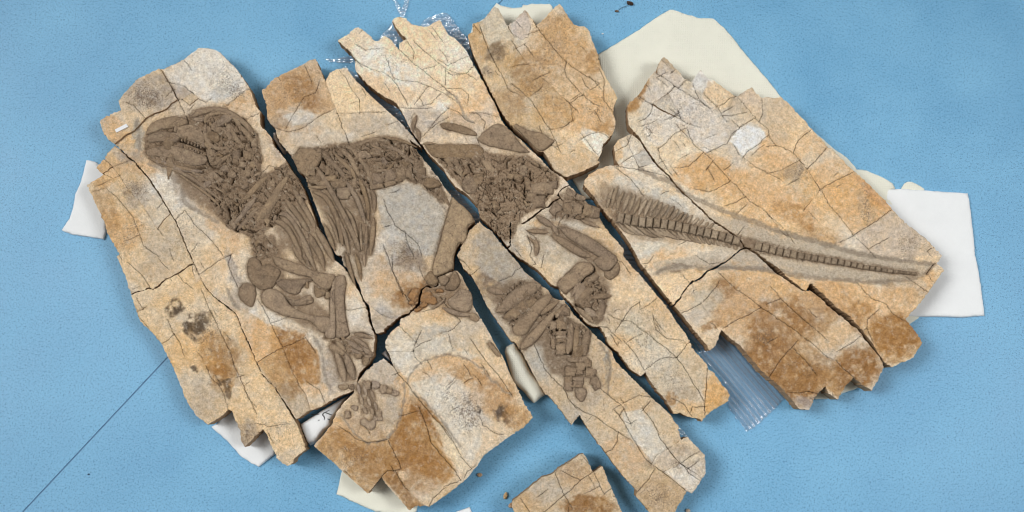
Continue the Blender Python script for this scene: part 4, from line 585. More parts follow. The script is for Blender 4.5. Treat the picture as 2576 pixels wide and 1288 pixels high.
def moat(u, v):
    c = samp(edgeb, u, v); return 4 * c * (1 - c)
hole = np.zeros((GH, GW))
for dp, wd, l in HO:
    q = smooth_line(l, 3) if len(l) > 2 else l; x0, y0 = ((q.min(0) - 3 * wd) / GS).astype(int).clip(0); x1, y1 = ((q.max(0) + 3 * wd) / GS).astype(int) + 1
    X = GX[y0:y1, x0:x1]; Y = GY[y0:y1, x0:x1]; f = np.exp(-(pdist(X, Y, q) / wd) ** 2); hole[y0:y1, x0:x1] = np.minimum(hole[y0:y1, x0:x1], dp * f)
keep = cov; cov = np.zeros_like(keep); paint(TB); tailb = box(cov, 1); cov = keep
def height(u, v, bone=False):
    h = ZT + 1.6 * fbm(u / 90, v / 90, 3, 3) + .8 * fbm(u / 22, v / 22, 11, 3) + .35 * fbm(u / 6, v / 6, 21, 2)
    # thin shale laminae flaked away in steps
    st = fbm(u / 60 + .4 * fbm(u / 18, v / 18, 31, 3), v / 60, 41, 4); h = h + 1.5 * np.clip((st - .12) / .03, 0, 1) - 1.6 * np.clip((-st - .2) / .03, 0, 1)
    m = samp(massb, u, v); h = h + samp(relief, u, v)
    tb = samp(tailb, u, v); h = h - 1.2 * tb
    if bone: return h + 1.0 * m * fbm(u / 14, v / 14, 61, 3) + 2.2 * m - .8 + 1.3 * fbm(u / 17, v / 17, 62, 3)
    xu = u + 4 * fbm(u / 12, v / 12, 5, 3); xv = v + 4 * fbm(u / 12, v / 12, 7, 3)
    f1, f2, c = worley((xu * .8 + xv * .6) / 24, (-xu * .6 + xv * .8) / 14, 51); g1, g2, c2 = worley(xu / 9, xv / 9, 57)
    h = h + m * (3.2 * fbm(u / 16, v / 16, 61, 4) + 2.2 * (c - .35) + 1.6 * (c2 - .5) - 6 * np.clip(1 - (f2 - f1) / .10, 0, 1) * (.3 + .7 * vn(u / 20, v / 20, 66)) - 5 * np.clip(1 - (g2 - g1) / .2, 0, 1) * vn(u / 15, v / 15, 67) + 1.5)
    cr1 = abs(fbm((xu * .8 + xv * .6) / 26, (-xu * .6 + xv * .8) / 15, 68, 3)); cr2 = abs(fbm(xu / 11, xv / 16, 69, 3))
    h = h - m * (9 * np.clip(1 - cr1 / .07, 0, 1) + 4 * np.clip(1 - cr2 / .10, 0, 1)) + m * 3.5 * np.minimum(cr1, .35) / .35
    h = h + samp(hole, u, v) + tb * (1.1 * fbm(u / 5, v / 4, 63, 3) + .8 * vn(u / 4.5, v / 4, 64))
    h = h - 2.0 * samp(wash, u, v) * (1 - .7 * m) - (1.4 + 2.4 * vn(u / 18, v / 18, 65)) * moat(u, v) * (1 - m * .8)
    return h
def tint(u, v, seed=0):
    wu = u + 14 * fbm(u / 26, v / 26, 71, 4) + 7 * fbm(u / 8, v / 8, 75, 4); wv = v + 14 * fbm(u / 26, v / 26, 81, 4) + 7 * fbm(u / 8, v / 8, 85, 4)
    ww = u + 6 * fbm(u / 12, v / 12, 87, 4); wz = v + 6 * fbm(u / 12, v / 12, 89, 4)
    c = np.empty((len(u), 3)); c[:] = (206, 184, 154)
    t = fbm(wu / 80, wv / 80, 91, 5); c += np.clip(t, 0, 1)[:, None] * np.array([3, -13, -34]) + np.clip(-t, 0, 1)[:, None] * np.array([-14, -4, 10])
    pn = fbm(u / 13, v / 13, 95, 5)
    for x, y, rx, ry, a, col, s in ST:
        ca, sa = math.cos(math.radians(a)), math.sin(math.radians(a)); dx = wu - x; dy = wv - y
        sel = (abs(dx) < 1.6 * max(rx, ry)) & (abs(dy) < 1.6 * max(rx, ry))
        if not sel.any(): continue
        dx = dx[sel]; dy = dy[sel]; r = np.hypot((dx * ca + dy * sa) / rx, (-dx * sa + dy * ca) / ry)
        k = (np.clip((1.18 - r) / (.12 if s >= .9 and sum(col) > 560 else .35), 0, 1) * s * np.clip((1. if sum(col) > 300 else .9) + (1.3 if sum(col) > 300 else 2.4) * pn[sel], 0 if sum(col) <= 300 else .25, 1))[:, None]; c[sel] = c[sel] * (1 - k) + np.array(col) * k
    pu = u + 3.5 * fbm(u / 14, v / 14, 151, 4); pv = v + 3.5 * fbm(u / 14, v / 14, 155, 4)
    for poly, col, s in PS:
        lo, hi = poly.min(0) - 6, poly.max(0) + 6; sel = (pu > lo[0]) & (pu < hi[0]) & (pv > lo[1]) & (pv < hi[1])
        if not sel.any(): continue
        ins = pip(pu[sel], pv[sel], poly).astype(float); dd = pdist(pu[sel], pv[sel], poly, True); k = np.clip(.5 + (ins - .5) * np.minimum(dd, 2.5) / 2.5, 0, 1)
        k = (k * s * np.clip(.95 + (1.2 if sum(col) < 400 else .6) * pn[sel], .2, 1))[:, None]; c[sel] = c[sel] * (1 - k) + np.array(col) * k
    c += (fbm(u / 7, v / 7, 101, 4) * 20)[:, None] * np.array([1, 1, .95]); c += (fbm(u / 16, v / 16, 105, 4) * 8)[:, None] * np.array([.35, -.25, -1.2])
    tk = (samp(tailb, u, v) * (.62 + .5 * fbm(u / 11, v / 6, 97, 4)))[:, None].clip(0, 1); c = c * (1 - tk) + np.array((178, 164, 144)) * tk
    gk = (np.clip((samp(groove, ww, wz) - .3 + .35 * fbm(u / 8, v / 8, 99, 4)) * 2.2, 0, 1) * .62)[:, None]; c = c * (1 - gk) + np.array((140, 126, 109)) * gk
    nk = (np.clip(samp(near, ww, wz) * 1.5, 0, 1) * .55)[:, None]; c = c * (1 - nk) + np.array((172, 150, 122)) * nk
    lum = c.mean(1, keepdims=True); c = c * .92 + .08 * lum; c = c + (c - np.array((196., 172., 142.))) * .16
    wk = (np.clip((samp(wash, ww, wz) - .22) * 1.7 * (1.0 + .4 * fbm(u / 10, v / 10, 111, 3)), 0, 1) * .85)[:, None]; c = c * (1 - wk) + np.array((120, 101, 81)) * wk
    return c
def speck(u, v):
    s = .18 + .25 * fbm(u / 70, v / 70, 121, 3)
    for x, y, rx, ry, a in SK: s = s + a * np.clip(1.1 - np.hypot((u - x) / rx, (v - y) / ry), 0, 1)
    return np.clip(s * (1 - samp(wash, u, v)), 0, 1)
def tolin(c): return np.clip(lin(np.clip(c, 8, 250)) * ALB, .005, .86)

# ------------------------------------------------------------------ slabs: one thing each, every broken piece a part
LAB = {'skull': ("large stone slab holding the skull, arm and hand bones, left of the first open gap", ),
 'left_top': ("tan slab at the far left edge without bones, above the short level crack", ),
 'left_low': ("long tan slab at lower left with two dark grey blotches and finger-like tips", ),
 'torso': ("slab with the curved ribs, thigh bone and big pale grey patch behind the ribs", ),
 'spine': ("pale slab with finger-like top corners and the jumbled hip bones at its lower end", ),
 'crown': ("brownish slab at top centre with a pointed top, beside the cream foam", ),
 'tail_mid': ("slab with the thick tail base, its rows of spines above and below the vertebrae", ),
 'tail_low': ("ochre brown slab under the tail ending in stepped corners over the plastic bag", ),
 'tail_tip': ("largest right-hand slab with a grey cobbled corner and the thin tail tip", ),
 'hip': ("narrow slanting slab with the hind knee joint and an orange chip at its lower tip", ),
 'shin': ("long slanting slab with the hind foot and claws, running off the bottom edge", ),
 'belly': ("broad ochre slab at bottom centre with a small hand set in a pale oval", ),
 'corner': ("small stone slab cut by the bottom edge, without bones", )}
slab = {}; zoff = {}
THICK = {k: 2.0 + 0 * i for i, k in enumerate(SL)}
ntri = 0
def build_slab(key):
    global ntri
    out = rough(SL[key], 3.6, .85, True, seed=len(key) * 7); c = SL[key].mean(0)
    root = empty('fossil_slab', c[0], c[1]); tag(root, LAB[key][0], 'fossil slab', 'broken slabs of the fossil laid out on the floor', 'thing'); slab[key] = root
    pts = [tuple(p) for p in out]; edges = [(i, (i + 1) % len(out)) for i in range(len(out))]; ew = [0.] * len(edges)
    for k, (s, wd, l) in enumerate(CR):
        if s != key: continue
        l = l.copy()
        if wd > 0: a = l[0] - l[1]; l[0] += a / np.hypot(*a) * 3; a = l[-1] - l[-2]; l[-1] += a / np.hypot(*a) * 3
        else: wd = .25
        q = rough(l, 5.5, .6 if CR[k][1] > 0 else .3, False, seed=k); b = len(pts); pts += [tuple(p) for p in q]
        edges += [(b + i, b + i + 1) for i in range(len(q) - 1)]; ew += [wd] * (len(q) - 1)
    x0, y0 = out.min(0); x1, y1 = out.max(0)
    for stp, dense in ((2.5, False), (1.45, True)):
        X, Y = np.meshgrid(np.arange(x0, x1, stp), np.arange(y0, y1, stp)); X = X + (np.arange(X.shape[0])[:, None] % 2) * stp / 2
        X = (X + rng.uniform(-.3, .3, X.shape) * stp).ravel(); Y = (Y + rng.uniform(-.3, .3, Y.shape) * stp).ravel()
        dm = samp(massb, X, Y) > .25
        ok = pip(X, Y, out) & (dm == dense); X = X[ok]; Y = Y[ok]; ok = (pdist(X, Y, out, True) > 1.2) if len(X) else np.zeros(0, bool)
        pts += list(zip(X[ok], Y[ok]))
    V, F, ce, src = cdt(pts, edges)
    cen = V[F].mean(1); F = F[pip(cen[:, 0], cen[:, 1], out)]
    cew = {e: max([ew[j] for j in s if j < len(ew)] + [0]) for e, s in zip(ce, src)}
    # flood fill across edges that are not cracks
    par = list(range(len(F)))
    def find(a):
        while par[a] != a: par[a] = par[par[a]]; a = par[a]
        return a
    em = {}
    for fi, f in enumerate(F.tolist()):
        for a, b in ((f[0], f[1]), (f[1], f[2]), (f[2], f[0])):
            e = (a, b) if a < b else (b, a); em.setdefault(e, []).append(fi)
    for e, fs in em.items():
        if len(fs) == 2 and e not in cew: a, b = find(fs[0]), find(fs[1]); par[a] = b
    P3 = V[F]; ar = abs((P3[:, 1, 0] - P3[:, 0, 0]) * (P3[:, 2, 1] - P3[:, 0, 1]) - (P3[:, 1, 1] - P3[:, 0, 1]) * (P3[:, 2, 0] - P3[:, 0, 0])) / 2
    for it in range(2):
        A = {}
        for fi in range(len(F)): A[find(fi)] = A.get(find(fi), 0) + ar[fi]
        for e, fs in em.items():
            if len(fs) == 2:
                a, b = find(fs[0]), find(fs[1])
                if a != b and min(A.get(a, 999), A.get(b, 999)) < 70: par[a] = b; A[b] = A.get(a, 0) + A.get(b, 0)
    lab = np.array([find(i) for i in range(len(F))])
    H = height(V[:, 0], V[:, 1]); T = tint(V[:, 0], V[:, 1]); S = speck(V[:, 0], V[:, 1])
    # dangling cracks: groove inside one piece
    for e, wd in cew.items():
        fs = em.get(e, [])
        if len(fs) == 2 and lab[fs[0]] == lab[fs[1]]:
            for v_ in e: H[v_] -= 1.6 + 1.5 * wd; T[v_] *= .72
    nearv = samp(wash, V[:, 0], V[:, 1])
    for L_ in np.unique(lab):
        f = F[lab == L_]; ids, inv = np.unique(f, return_inverse=True); f = inv.reshape(-1, 3); v = V[ids].copy(); h = H[ids].copy()
        cc = v.mean(0); dz = rng.normal(0, 2.3 if key == 'tail_tip' and len(v) < 900 else 1.5); tx, ty = rng.normal(0, .010, 2); keepw = 1 - np.clip(nearv[ids] * 1.6, 0, 1)
        h += (np.clip(dz + (v[:, 0] - cc[0]) * tx + (v[:, 1] - cc[1]) * ty, -3, 3)) * keepw
        # border edges
        cnt = {}
        for t in f.tolist():
            for a, b in ((t[0], t[1]), (t[1], t[2]), (t[2], t[0])): cnt[(a, b)] = 1
        bd = [(a, b) for (a, b) in cnt if (b, a) not in cnt]
        if len(bd) < 3: continue
        # inset of crack borders
        mv = np.zeros_like(v); nb = np.zeros(len(v)); wmax = np.zeros(len(v))
        for a, b in bd:
            e = tuple(sorted((int(ids[a]), int(ids[b])))); wd = cew.get(e, .3); d = v[b] - v[a]; ln = np.hypot(*d) + 1e-9; nrm = np.array([-d[1], d[0]]) / ln
            # inward = towards the third vertex
            mv[a] += nrm; mv[b] += nrm; nb[a] += 1; nb[b] += 1; wmax[a] = max(wmax[a], wd); wmax[b] = max(wmax[b], wd)
        P3 = v[f[0]]; s = np.sign((P3[1, 0] - P3[0, 0]) * (P3[2, 1] - P3[0, 1]) - (P3[1, 1] - P3[0, 1]) * (P3[2, 0] - P3[0, 0]))
        isb = nb > 0; mm = mv[isb]; mm = mm / (np.hypot(mm[:, 0], mm[:, 1])[:, None] + 1e-9)
        var = .55 + .9 * vn(v[isb, 0] / 17, v[isb, 1] / 17, 131)
        cl = np.clip((vn(v[isb, 0] / 26, v[isb, 1] / 26, 133) - .22) * 2.2, .12, 1.15); v[isb] += s * mm * (wmax[isb] * var * cl * .85)[:, None]
        chip = .5 + 1.6 * np.clip(vn(v[isb, 0] / 9, v[isb, 1] / 9, 141) - .45, 0, 1) * 2
        h[isb] -= chip * .8
        t_ = T[ids].copy() * (1 + rng.normal(0, .03)) + (np.array([.6, 0, -1.]) * rng.normal(0, 3))[None] * keepw[:, None]
        # patchy darker and paler tone along the piece borders
        jb = np.where(isb)[0]; t_[jb] = t_[jb] * (.80 + .36 * vn(v[jb, 0] / 14, v[jb, 1] / 14, 137))[:, None]
        top = W3(v[:, 0], v[:, 1], h); n0 = len(top)
        # wall rings
        order = {}; bi = np.where(isb)[0]
        for q, a in enumerate(bi): order[a] = q
        rings = [top[bi]]; nbv = len(bi)
        for lv, (fz, jt) in enumerate(((.12, .0), (.4, .5), (.7, .6), (1., .3))):
            z = h[bi] * (1 - fz) + ZB * fz; jit = rng.normal(0, 1, nbv) * .0 + (vn(v[bi, 0] / 7, v[bi, 1] / 7, 150 + lv) - .5) * 2 * jt
            vv = v[bi] + s * mm * (abs(jit) + .15 * lv)[:, None]; rings.append(W3(vv[:, 0], vv[:, 1], z))
        F2 = []; MI = []; SM = []
        f = up(top, f); F2 += f.tolist(); MI += [0] * len(f); SM += [True] * len(f)
        base = n0
        for r in range(len(rings) - 1):
            for a, b in bd:
                a_, b_ = order[a], order[b]; q = (base + r * nbv + a_, base + r * nbv + b_, base + (r + 1) * nbv + b_, base + (r + 1) * nbv + a_)
                F2.append(q if s < 0 else q[::-1]); MI.append(1); SM.append(False)
        VV = np.vstack([top] + rings); tt = np.vstack([t_] + [t_[bi]] * len(rings)); sp_ = np.concatenate([S[ids]] + [S[ids][bi]] * len(rings))
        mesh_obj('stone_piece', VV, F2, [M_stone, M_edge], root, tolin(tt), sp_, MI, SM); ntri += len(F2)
for k in SL: build_slab(k)
print('slabs', time.time() - T0, ntri)

# ------------------------------------------------------------------ bones
def bone_tint(u, v, base):
    c = np.empty((len(u), 3)); c[:] = base; c += (fbm(u / 20, v / 20, 161, 3) * 14)[:, None] * np.array([1, .85, .6]); return c
def zbase(u, v): return height(u, v, True)
def boncol(): return np.array((149, 128, 104)) + rng.normal(0, 6) + np.array([.5, 0, -1.]) * rng.normal(0, 2)
def blob(name, poly, h, parent, col=None, spacing=2.3, rim=None, tilt=(0, 0), sm=True):
    poly = np.asarray(poly, float)[:, :2]
    if sm: poly = smooth_line(np.vstack([poly, poly[:1]]), 3)[:-1]
    poly = rough(poly, 3, .5, True, seed=int(poly[0, 0]))
    x0, y0 = poly.min(0); x1, y1 = poly.max(0); X, Y = np.meshgrid(np.arange(x0, x1, spacing), np.arange(y0, y1, spacing)); X = (X + rng.uniform(-.25, .25, X.shape) * spacing).ravel(); Y = (Y + rng.uniform(-.25, .25, Y.shape) * spacing).ravel()
    ok = pip(X, Y, poly)
    X = X[ok]; Y = Y[ok]; ok = (pdist(X, Y, poly, True) > .9) if len(X) else np.zeros(0, bool); n = len(poly)
    V, F, ce, src = cdt([tuple(p) for p in poly] + list(zip(X[ok], Y[ok])), [(i, (i + 1) % n) for i in range(n)])
    cen = V[F].mean(1); F = F[pip(cen[:, 0], cen[:, 1], poly)]
    if not len(F): return
    d = pdist(V[:, 0], V[:, 1], poly, True); wd = min(max(d.max(), 1.), 11.) if rim is None else rim
    prof = np.sqrt(np.clip(1 - (1 - np.clip(d / wd, 0, 1)) ** 2, 0, 1)); c = poly.mean(0)
    z = zbase(V[:, 0], V[:, 1]) + h * prof * (.85 + .3 * fbm(V[:, 0] / 14, V[:, 1] / 14, 171, 3)) + prof * (.7 * fbm(V[:, 0] / 5, V[:, 1] / 5, 181, 2)) + prof * ((V[:, 0] - c[0]) * tilt[0] + (V[:, 1] - c[1]) * tilt[1])
    q_ = V - c; ev = np.linalg.eigh(q_.T @ q_)[1][:, 1]; al = q_ @ ev; ac = q_ @ np.array([-ev[1], ev[0]])
    z += prof * (1.5 * fbm(al / 34 + c[0], ac / 5.5 + c[1], 177, 3) - 2.2 * np.clip(1 - abs(fbm(al / 45 + c[1], ac / 13 + c[0], 179, 3)) / .05, 0, 1))
    e = {}
    for t in F.tolist():
        for a, b in ((t[0], t[1]), (t[1], t[2]), (t[2], t[0])): e[(a, b)] = 1
    bd = [(a, b) for (a, b) in e if (b, a) not in e]; bi = sorted({a for a, b in bd} | {b for a, b in bd}); od = {a: q for q, a in enumerate(bi)}
    top = W3(V[:, 0], V[:, 1], z); low = W3(V[bi, 0], V[bi, 1], z[bi] - 11); F3 = up(top, F); e = {}
    for t in F3.tolist():
        for a, b in ((t[0], t[1]), (t[1], t[2]), (t[2], t[0])): e[(a, b)] = 1
    bd = [(a, b) for (a, b) in e if (b, a) not in e]; n0 = len(top)
    FF = F3.tolist() + [(b, a, n0 + od[a], n0 + od[b]) for a, b in bd]
    if col is None: col = boncol()
    tc = bone_tint(V[:, 0], V[:, 1], col) * (1 - .16 * (1 - prof))[:, None]  # tint darkens towards the rim: crevice shade painted into the bone colour
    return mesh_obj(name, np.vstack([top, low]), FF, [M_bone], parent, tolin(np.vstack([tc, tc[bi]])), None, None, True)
def sweep(name, l, parent, hf=1., col=None, k=7):
    q, nn = strip(l); n = len(q); wv = np.maximum(q[:, 2], 1.) ; th = np.linspace(-1, 1, k)
    tp = np.minimum(1, np.sqrt(np.clip(np.minimum(np.arange(n) + .15, n - 1 - np.arange(n) + .15) / 2.2, 0, 1)))
    U_ = q[:, 0][:, None] + nn[:, 0][:, None] * th[None] * tp[:, None]; V_ = q[:, 1][:, None] + nn[:, 1][:, None] * th[None] * tp[:, None]
    pr = np.sqrt(np.clip(1 - th ** 2, 0, 1)); hh = (np.minimum(wv * .33, 6.5) * hf * tp)[:, None] * pr[None]
    Z = zbase(U_.ravel(), V_.ravel()).reshape(U_.shape); Z = Z.mean(1)[:, None] * .6 + Z * .4 + hh * (.9 + .25 * fbm(U_ / 12, V_ / 12, 191, 2)) + .5 * fbm(U_ / 4, V_ / 4, 195, 2) * pr[None] + (.9 * fbm(np.arange(n)[:, None] / 6. + q[0, 0], th[None] * 2.2 + q[0, 1], 197, 3)) * pr[None]
    top = W3(U_.ravel(), V_.ravel(), Z.ravel()).reshape(n, k, 3); G = np.concatenate([top[:, :1] - [0, 0, 11 * U], top, top[:, -1:] - [0, 0, 11 * U]], 1); kk = k + 2
    F = [(i * kk + j, i * kk + j + 1, (i + 1) * kk + j + 1, (i + 1) * kk + j) for i in range(n - 1) for j in range(kk - 1)]
    F += [tuple(range(kk)), tuple((n - 1) * kk + j for j in range(kk))[::-1]]
    VV = G.reshape(-1, 3); a, b, c = VV[F[kk // 2][0]], VV[F[kk // 2][1]], VV[F[kk // 2][2]]
    if np.cross(b - a, c - b)[2] < 0: F = [f[::-1] for f in F]
    if col is None: col = boncol()
    uu = np.concatenate([U_[:, :1], U_, U_[:, -1:]], 1).ravel(); vv = np.concatenate([V_[:, :1], V_, V_[:, -1:]], 1).ravel()
    sh = np.concatenate([[.0], pr, [.0]])[None].repeat(n, 0).ravel(); tc = bone_tint(uu, vv, col) * (1 - .14 * (1 - sh))[:, None]  # long edges darkened in the tint as painted shade beside the bone
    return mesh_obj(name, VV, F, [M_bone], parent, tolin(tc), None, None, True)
COLS = {'femur': (172, 149, 119), 'stone_lump': (164, 124, 82), 'femur_shaft': (172, 150, 122)}
PALE = {'humerus': 6, 'radius': 8, 'ulna': 6, 'femur': 22, 'shin_bone': 4, 'sacrum': 6, 'hip_blade': 0, 'hip_socket': 10, 'metacarpal': 6}
def colof(n): return np.array(COLS[n], float) if n in COLS else boncol() + PALE.get(n, 0)
skullroot = None
jaw = cheek = None
for s, n, p, h in BB:
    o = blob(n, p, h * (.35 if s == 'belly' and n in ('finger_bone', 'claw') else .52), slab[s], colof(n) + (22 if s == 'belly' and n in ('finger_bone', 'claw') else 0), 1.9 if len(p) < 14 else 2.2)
    if n == 'lower_jaw' and jaw is None: jaw = o
    if n == 'cheek_bone' and cheek is None: cheek = o
    if n == 'tooth' and o: o.parent = cheek if h < 3.5 else jaw
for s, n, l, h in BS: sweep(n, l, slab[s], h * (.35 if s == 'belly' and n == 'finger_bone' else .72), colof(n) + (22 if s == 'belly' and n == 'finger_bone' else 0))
# jumbled, unnamed bone pieces in the crushed parts: irregular cells, some left out, tilted
def halfplane(poly, mx, my, nx, ny):
    out = []
    for i in range(len(poly)):
        a = poly[i]; b = poly[(i + 1) % len(poly)]; da = (a[0] - mx) * nx + (a[1] - my) * ny; db = (b[0] - mx) * nx + (b[1] - my) * ny
        if da <= 0: out.append(a)
        if da * db < 0: t = da / (da - db); out.append((a[0] + t * (b[0] - a[0]), a[1] + t * (b[1] - a[1])))
    return out
nfr = 0
for mi, (s, t, sz) in enumerate(MASS):
    poly = P(t); r = random.Random(mi + 3); x0, y0 = poly.min(0); x1, y1 = poly.max(0); seeds = []
    for _ in range(4000):
        x, y = r.uniform(x0, x1), r.uniform(y0, y1); md = sz * 1.3 * r.choice((.6, 1., 1.5, 1.9))
        if all((x - a) ** 2 + (y - b) ** 2 > (md * .5 + c * .5) ** 2 for a, b, c in seeds): seeds.append((x, y, md))
    ang = r.uniform(0, 3); st = 1.5
    for x, y, md in seeds:
        if not pip(np.array([x]), np.array([y]), poly)[0] or samp(covbone, np.array([x]), np.array([y]))[0] > .4 or r.random() < .66: continue
        if not pip(np.array([x]), np.array([y]), SL[s])[0] or pdist(np.array([x]), np.array([y]), SL[s], True)[0] < 4: continue
        cell = [(x + 1.3 * md * math.cos(k * .785), y + 1.3 * md * math.sin(k * .785)) for k in range(8)]
        for a, b, c in seeds:
            if (a, b) == (x, y) or math.hypot(a - x, b - y) > 3 * sz: continue
            dx, dy = a - x, b - y; L_ = math.hypot(dx, dy); w_ = md / (md + c); cell = halfplane(cell, x + dx * w_ - dx / L_ * .8, y + dy * w_ - dy / L_ * .8, dx / L_, dy / L_)
        if len(cell) < 3: continue
        cell = np.array(cell); c0 = cell.mean(0); a_ = ang + r.gauss(0, .6); ca, sa = math.cos(a_), math.sin(a_); rel = cell - c0
        rel = np.stack([rel[:, 0] * ca + rel[:, 1] * sa, -rel[:, 0] * sa + rel[:, 1] * ca], 1) * [1.25, .74]; cell = np.stack([rel[:, 0] * ca - rel[:, 1] * sa, rel[:, 0] * sa + rel[:, 1] * ca], 1) + c0
        if np.ptp(cell, 0).min() < 3: continue
        cell = rough(cell, 3.5, .9, True, seed=nfr)
        din = pip(cell[:, 0], cell[:, 1], SL[s]); 
        if not din.all(): continue
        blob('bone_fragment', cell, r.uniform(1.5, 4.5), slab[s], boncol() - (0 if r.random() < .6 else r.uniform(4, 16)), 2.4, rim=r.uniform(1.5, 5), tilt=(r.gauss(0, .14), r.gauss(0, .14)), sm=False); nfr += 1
print('fragments', nfr, time.time() - T0)

# tail: vertebrae along the curve with spines above and below
cum = np.concatenate([[0], np.cumsum(np.hypot(*np.diff(TAIL, axis=0).T))]); tot = cum[-1]
def along(s):
    x = np.interp(s, cum, TAIL[:, 0]); y = np.interp(s, cum, TAIL[:, 1]); x2 = np.interp(s + 2, cum, TAIL[:, 0]); y2 = np.interp(s + 2, cum, TAIL[:, 1])
    if s > tot - 3: x2, y2 = x + 2, y
    L_ = math.hypot(x2 - x, y2 - y); return x, y, (x2 - x) / L_, (y2 - y) / L_
def which(x, y):
    for k in ('tail_mid', 'tail_tip', 'tail_low', 'hip'):
        if pip(np.array([x]), np.array([y]), SL[k])[0]: return k
s = 3.; nv = 0
while s < tot - 2:
    x, y, dx, dy = along(s); ln = float(np.interp(x, [1540, 1700, 1900, 2320], [18.5, 18.5, 19, 14])); ht = float(np.interp(x, [1540, 1700, 1900, 2050, 2170, 2320], [30, 27, 23, 19, 14, 8]))
    k = which(x, y)
    ok = k and (pdist(np.array([x]), np.array([y]), SL[k], True)[0] > 7)
    if ok:
        a = ln / 2 - (1.0 if x < 1980 else 1.3); b = ht / 2; pl = []
        for tu, tv in ((-1, -1), (-.4, -.84), (.4, -.84), (1, -1), (1.02, 0), (1, 1), (.4, .84), (-.4, .84), (-1, 1), (-1.02, 0)):
            pl.append((x + dx * a * tu - dy * b * tv, y + dy * a * tu + dx * b * tv))
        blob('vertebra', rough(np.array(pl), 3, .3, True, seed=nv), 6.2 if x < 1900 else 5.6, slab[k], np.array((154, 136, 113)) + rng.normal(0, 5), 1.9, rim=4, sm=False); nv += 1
    s += ln
def stick(name, x0, y0, x1, y1, w_, hf, bend=0):
    k = which((x0 + x1) / 2, (y0 + y1) / 2)
    if not k: return
    mx, my = (x0 + x1) / 2 - (y1 - y0) * bend, (y0 + y1) / 2 + (x1 - x0) * bend
    l = [(x0, y0, w_ * .8), (mx, my, w_), (x1, y1, w_ * 1.05)]; q = np.array(l)
    for i in range(3):
        if not pip(q[i:i + 1, 0], q[i:i + 1, 1], SL[k])[0]: return
    sweep(name, q, slab[k], hf, np.array((160, 141, 117)) + rng.normal(0, 8), 5)
for x in np.arange(1512, 1790, 13.6):
    y = float(np.interp(x, TAIL[:, 0], TAIL[:, 1])) if x > 1540 else 538
    Lh = float(np.interp(x, [1505, 1560, 1640, 1700, 1765], [66, 60, 46, 30, 18])); off = float(np.interp(x, [1505, 1600, 1765], [16, 16, 13])); sl = float(np.interp(x, [1505, 1600, 1765], [.25, .45, .85]))
    jx = rng.normal(0, 1.2); stick('spine_process', x + jx, y - off, x + sl * Lh * .8 + jx + rng.normal(0, 1.2), y - off - Lh * .86 * rng.uniform(.8, 1.05), float(np.interp(x, [1505, 1765], [11.6, 8.2])) * rng.uniform(.85, 1.1), .36, -.03 + rng.normal(0, .03))
for x in np.arange(1556, 1850, 14.6):
    y = float(np.interp(x, TAIL[:, 0], TAIL[:, 1])); Lh = float(np.interp(x, [1556, 1640, 1720, 1830], [52, 48, 34, 14])) * rng.uniform(.85, 1.05); sl = float(np.interp(x, [1556, 1650, 1720, 1830], [.95, 1.1, .7, .3])); n_ = math.hypot(sl, .8)
    stick('chevron_bone', x, y + 12, x + Lh * sl / n_, y + 12 + Lh * .8 / n_ * .9, 8.6, .45, .07 + rng.normal(0, .03))
for x in np.arange(1850, 2240, 12):
    y = float(np.interp(x, TAIL[:, 0], TAIL[:, 1]))
    for sg, o1, L_ in ((-1, 11, 9), (1, 12, 10)):
        o1 = float(np.interp(x, [1850, 2240], [14, 9]))
        if rng.random() < .8: stick('spine_process' if sg < 0 else 'chevron_bone', x, y + sg * o1, x + 5, y + sg * (o1 + L_ * rng.uniform(.5, 1.1)), 4.5, .55)
# ossified tendons: fine rows of knobs below the tail are relief
print('tail', nv, time.time() - T0)

# small loose label chip on the skull slab
def flat_prism(name, poly, z0, z1, plane, mt, parent=None, rnd=0.6, tag_=None):
    poly = np.asarray(poly, float); a = W3(poly[:, 0], poly[:, 1], z0, plane); b = W3(poly[:, 0], poly[:, 1], z1, plane); n = len(poly)
    F = [tuple(range(n, 2 * n)), tuple(range(n))[::-1]] + [(i, (i + 1) % n, n + (i + 1) % n, n + i) for i in range(n)]
    o = mesh_obj(name, np.vstack([a, b]), F, [mt], parent, smooth=False)
    bm_ = o.modifiers.new('round', 'BEVEL'); bm_.width = rnd * U; bm_.segments = 2; bm_.limit_method = 'ANGLE'; return o
def paper_mat(name, col, rough_=.8, dots=0., fold=0.0):
    m, n, b, out = mat(name); g = n.nodes.new('ShaderNodeNewGeometry'); pos = g.outputs['Position']; c = mix(n, mp(n, nz(n, pos, 30, 4), .3, .7, 0, 1), tuple(np.array(col[:3]) * .95), col)
    h = nz(n, pos, 500, 3, .6)
    if dots:
        v = n.nodes.new('ShaderNodeTexVoronoi'); v.inputs['Scale'].default_value = 420; v.inputs['Randomness'].default_value = .1; n.links.new(pos, v.inputs['Vector'])
        dd = mp(n, v.outputs['Distance'], .12, .42, 1, 0); c = mix(n, mth(n, 'MULTIPLY', dd, dots), c, tuple(np.array(col[:3]) * .72)); h = mth(n, 'SUBTRACT', h, mth(n, 'MULTIPLY', dd, .5))
    n.links.new(c, b.inputs['Base Color']); b.inputs['Roughness'].default_value = rough_; b.inputs['Specular IOR Level'].default_value = .25; bump(n, b, h, .0006, .8)
    return m
M_foam = paper_mat('white_foam', L(228, 237, 250)); M_cream = paper_mat('cream_cloth', L(226, 225, 210), .85, .22); M_label = paper_mat('label_paper', L(240, 240, 238)); M_ink = mat('ink')[0]
M_ink.node_tree.nodes['Principled BSDF'].inputs['Base Color'].default_value = (.02, .022, .025, 1)
lb = P("R1: 582,655 640,626 650,640 590,670"); zl = height(lb[:, 0], lb[:, 1]).max() + 5.0
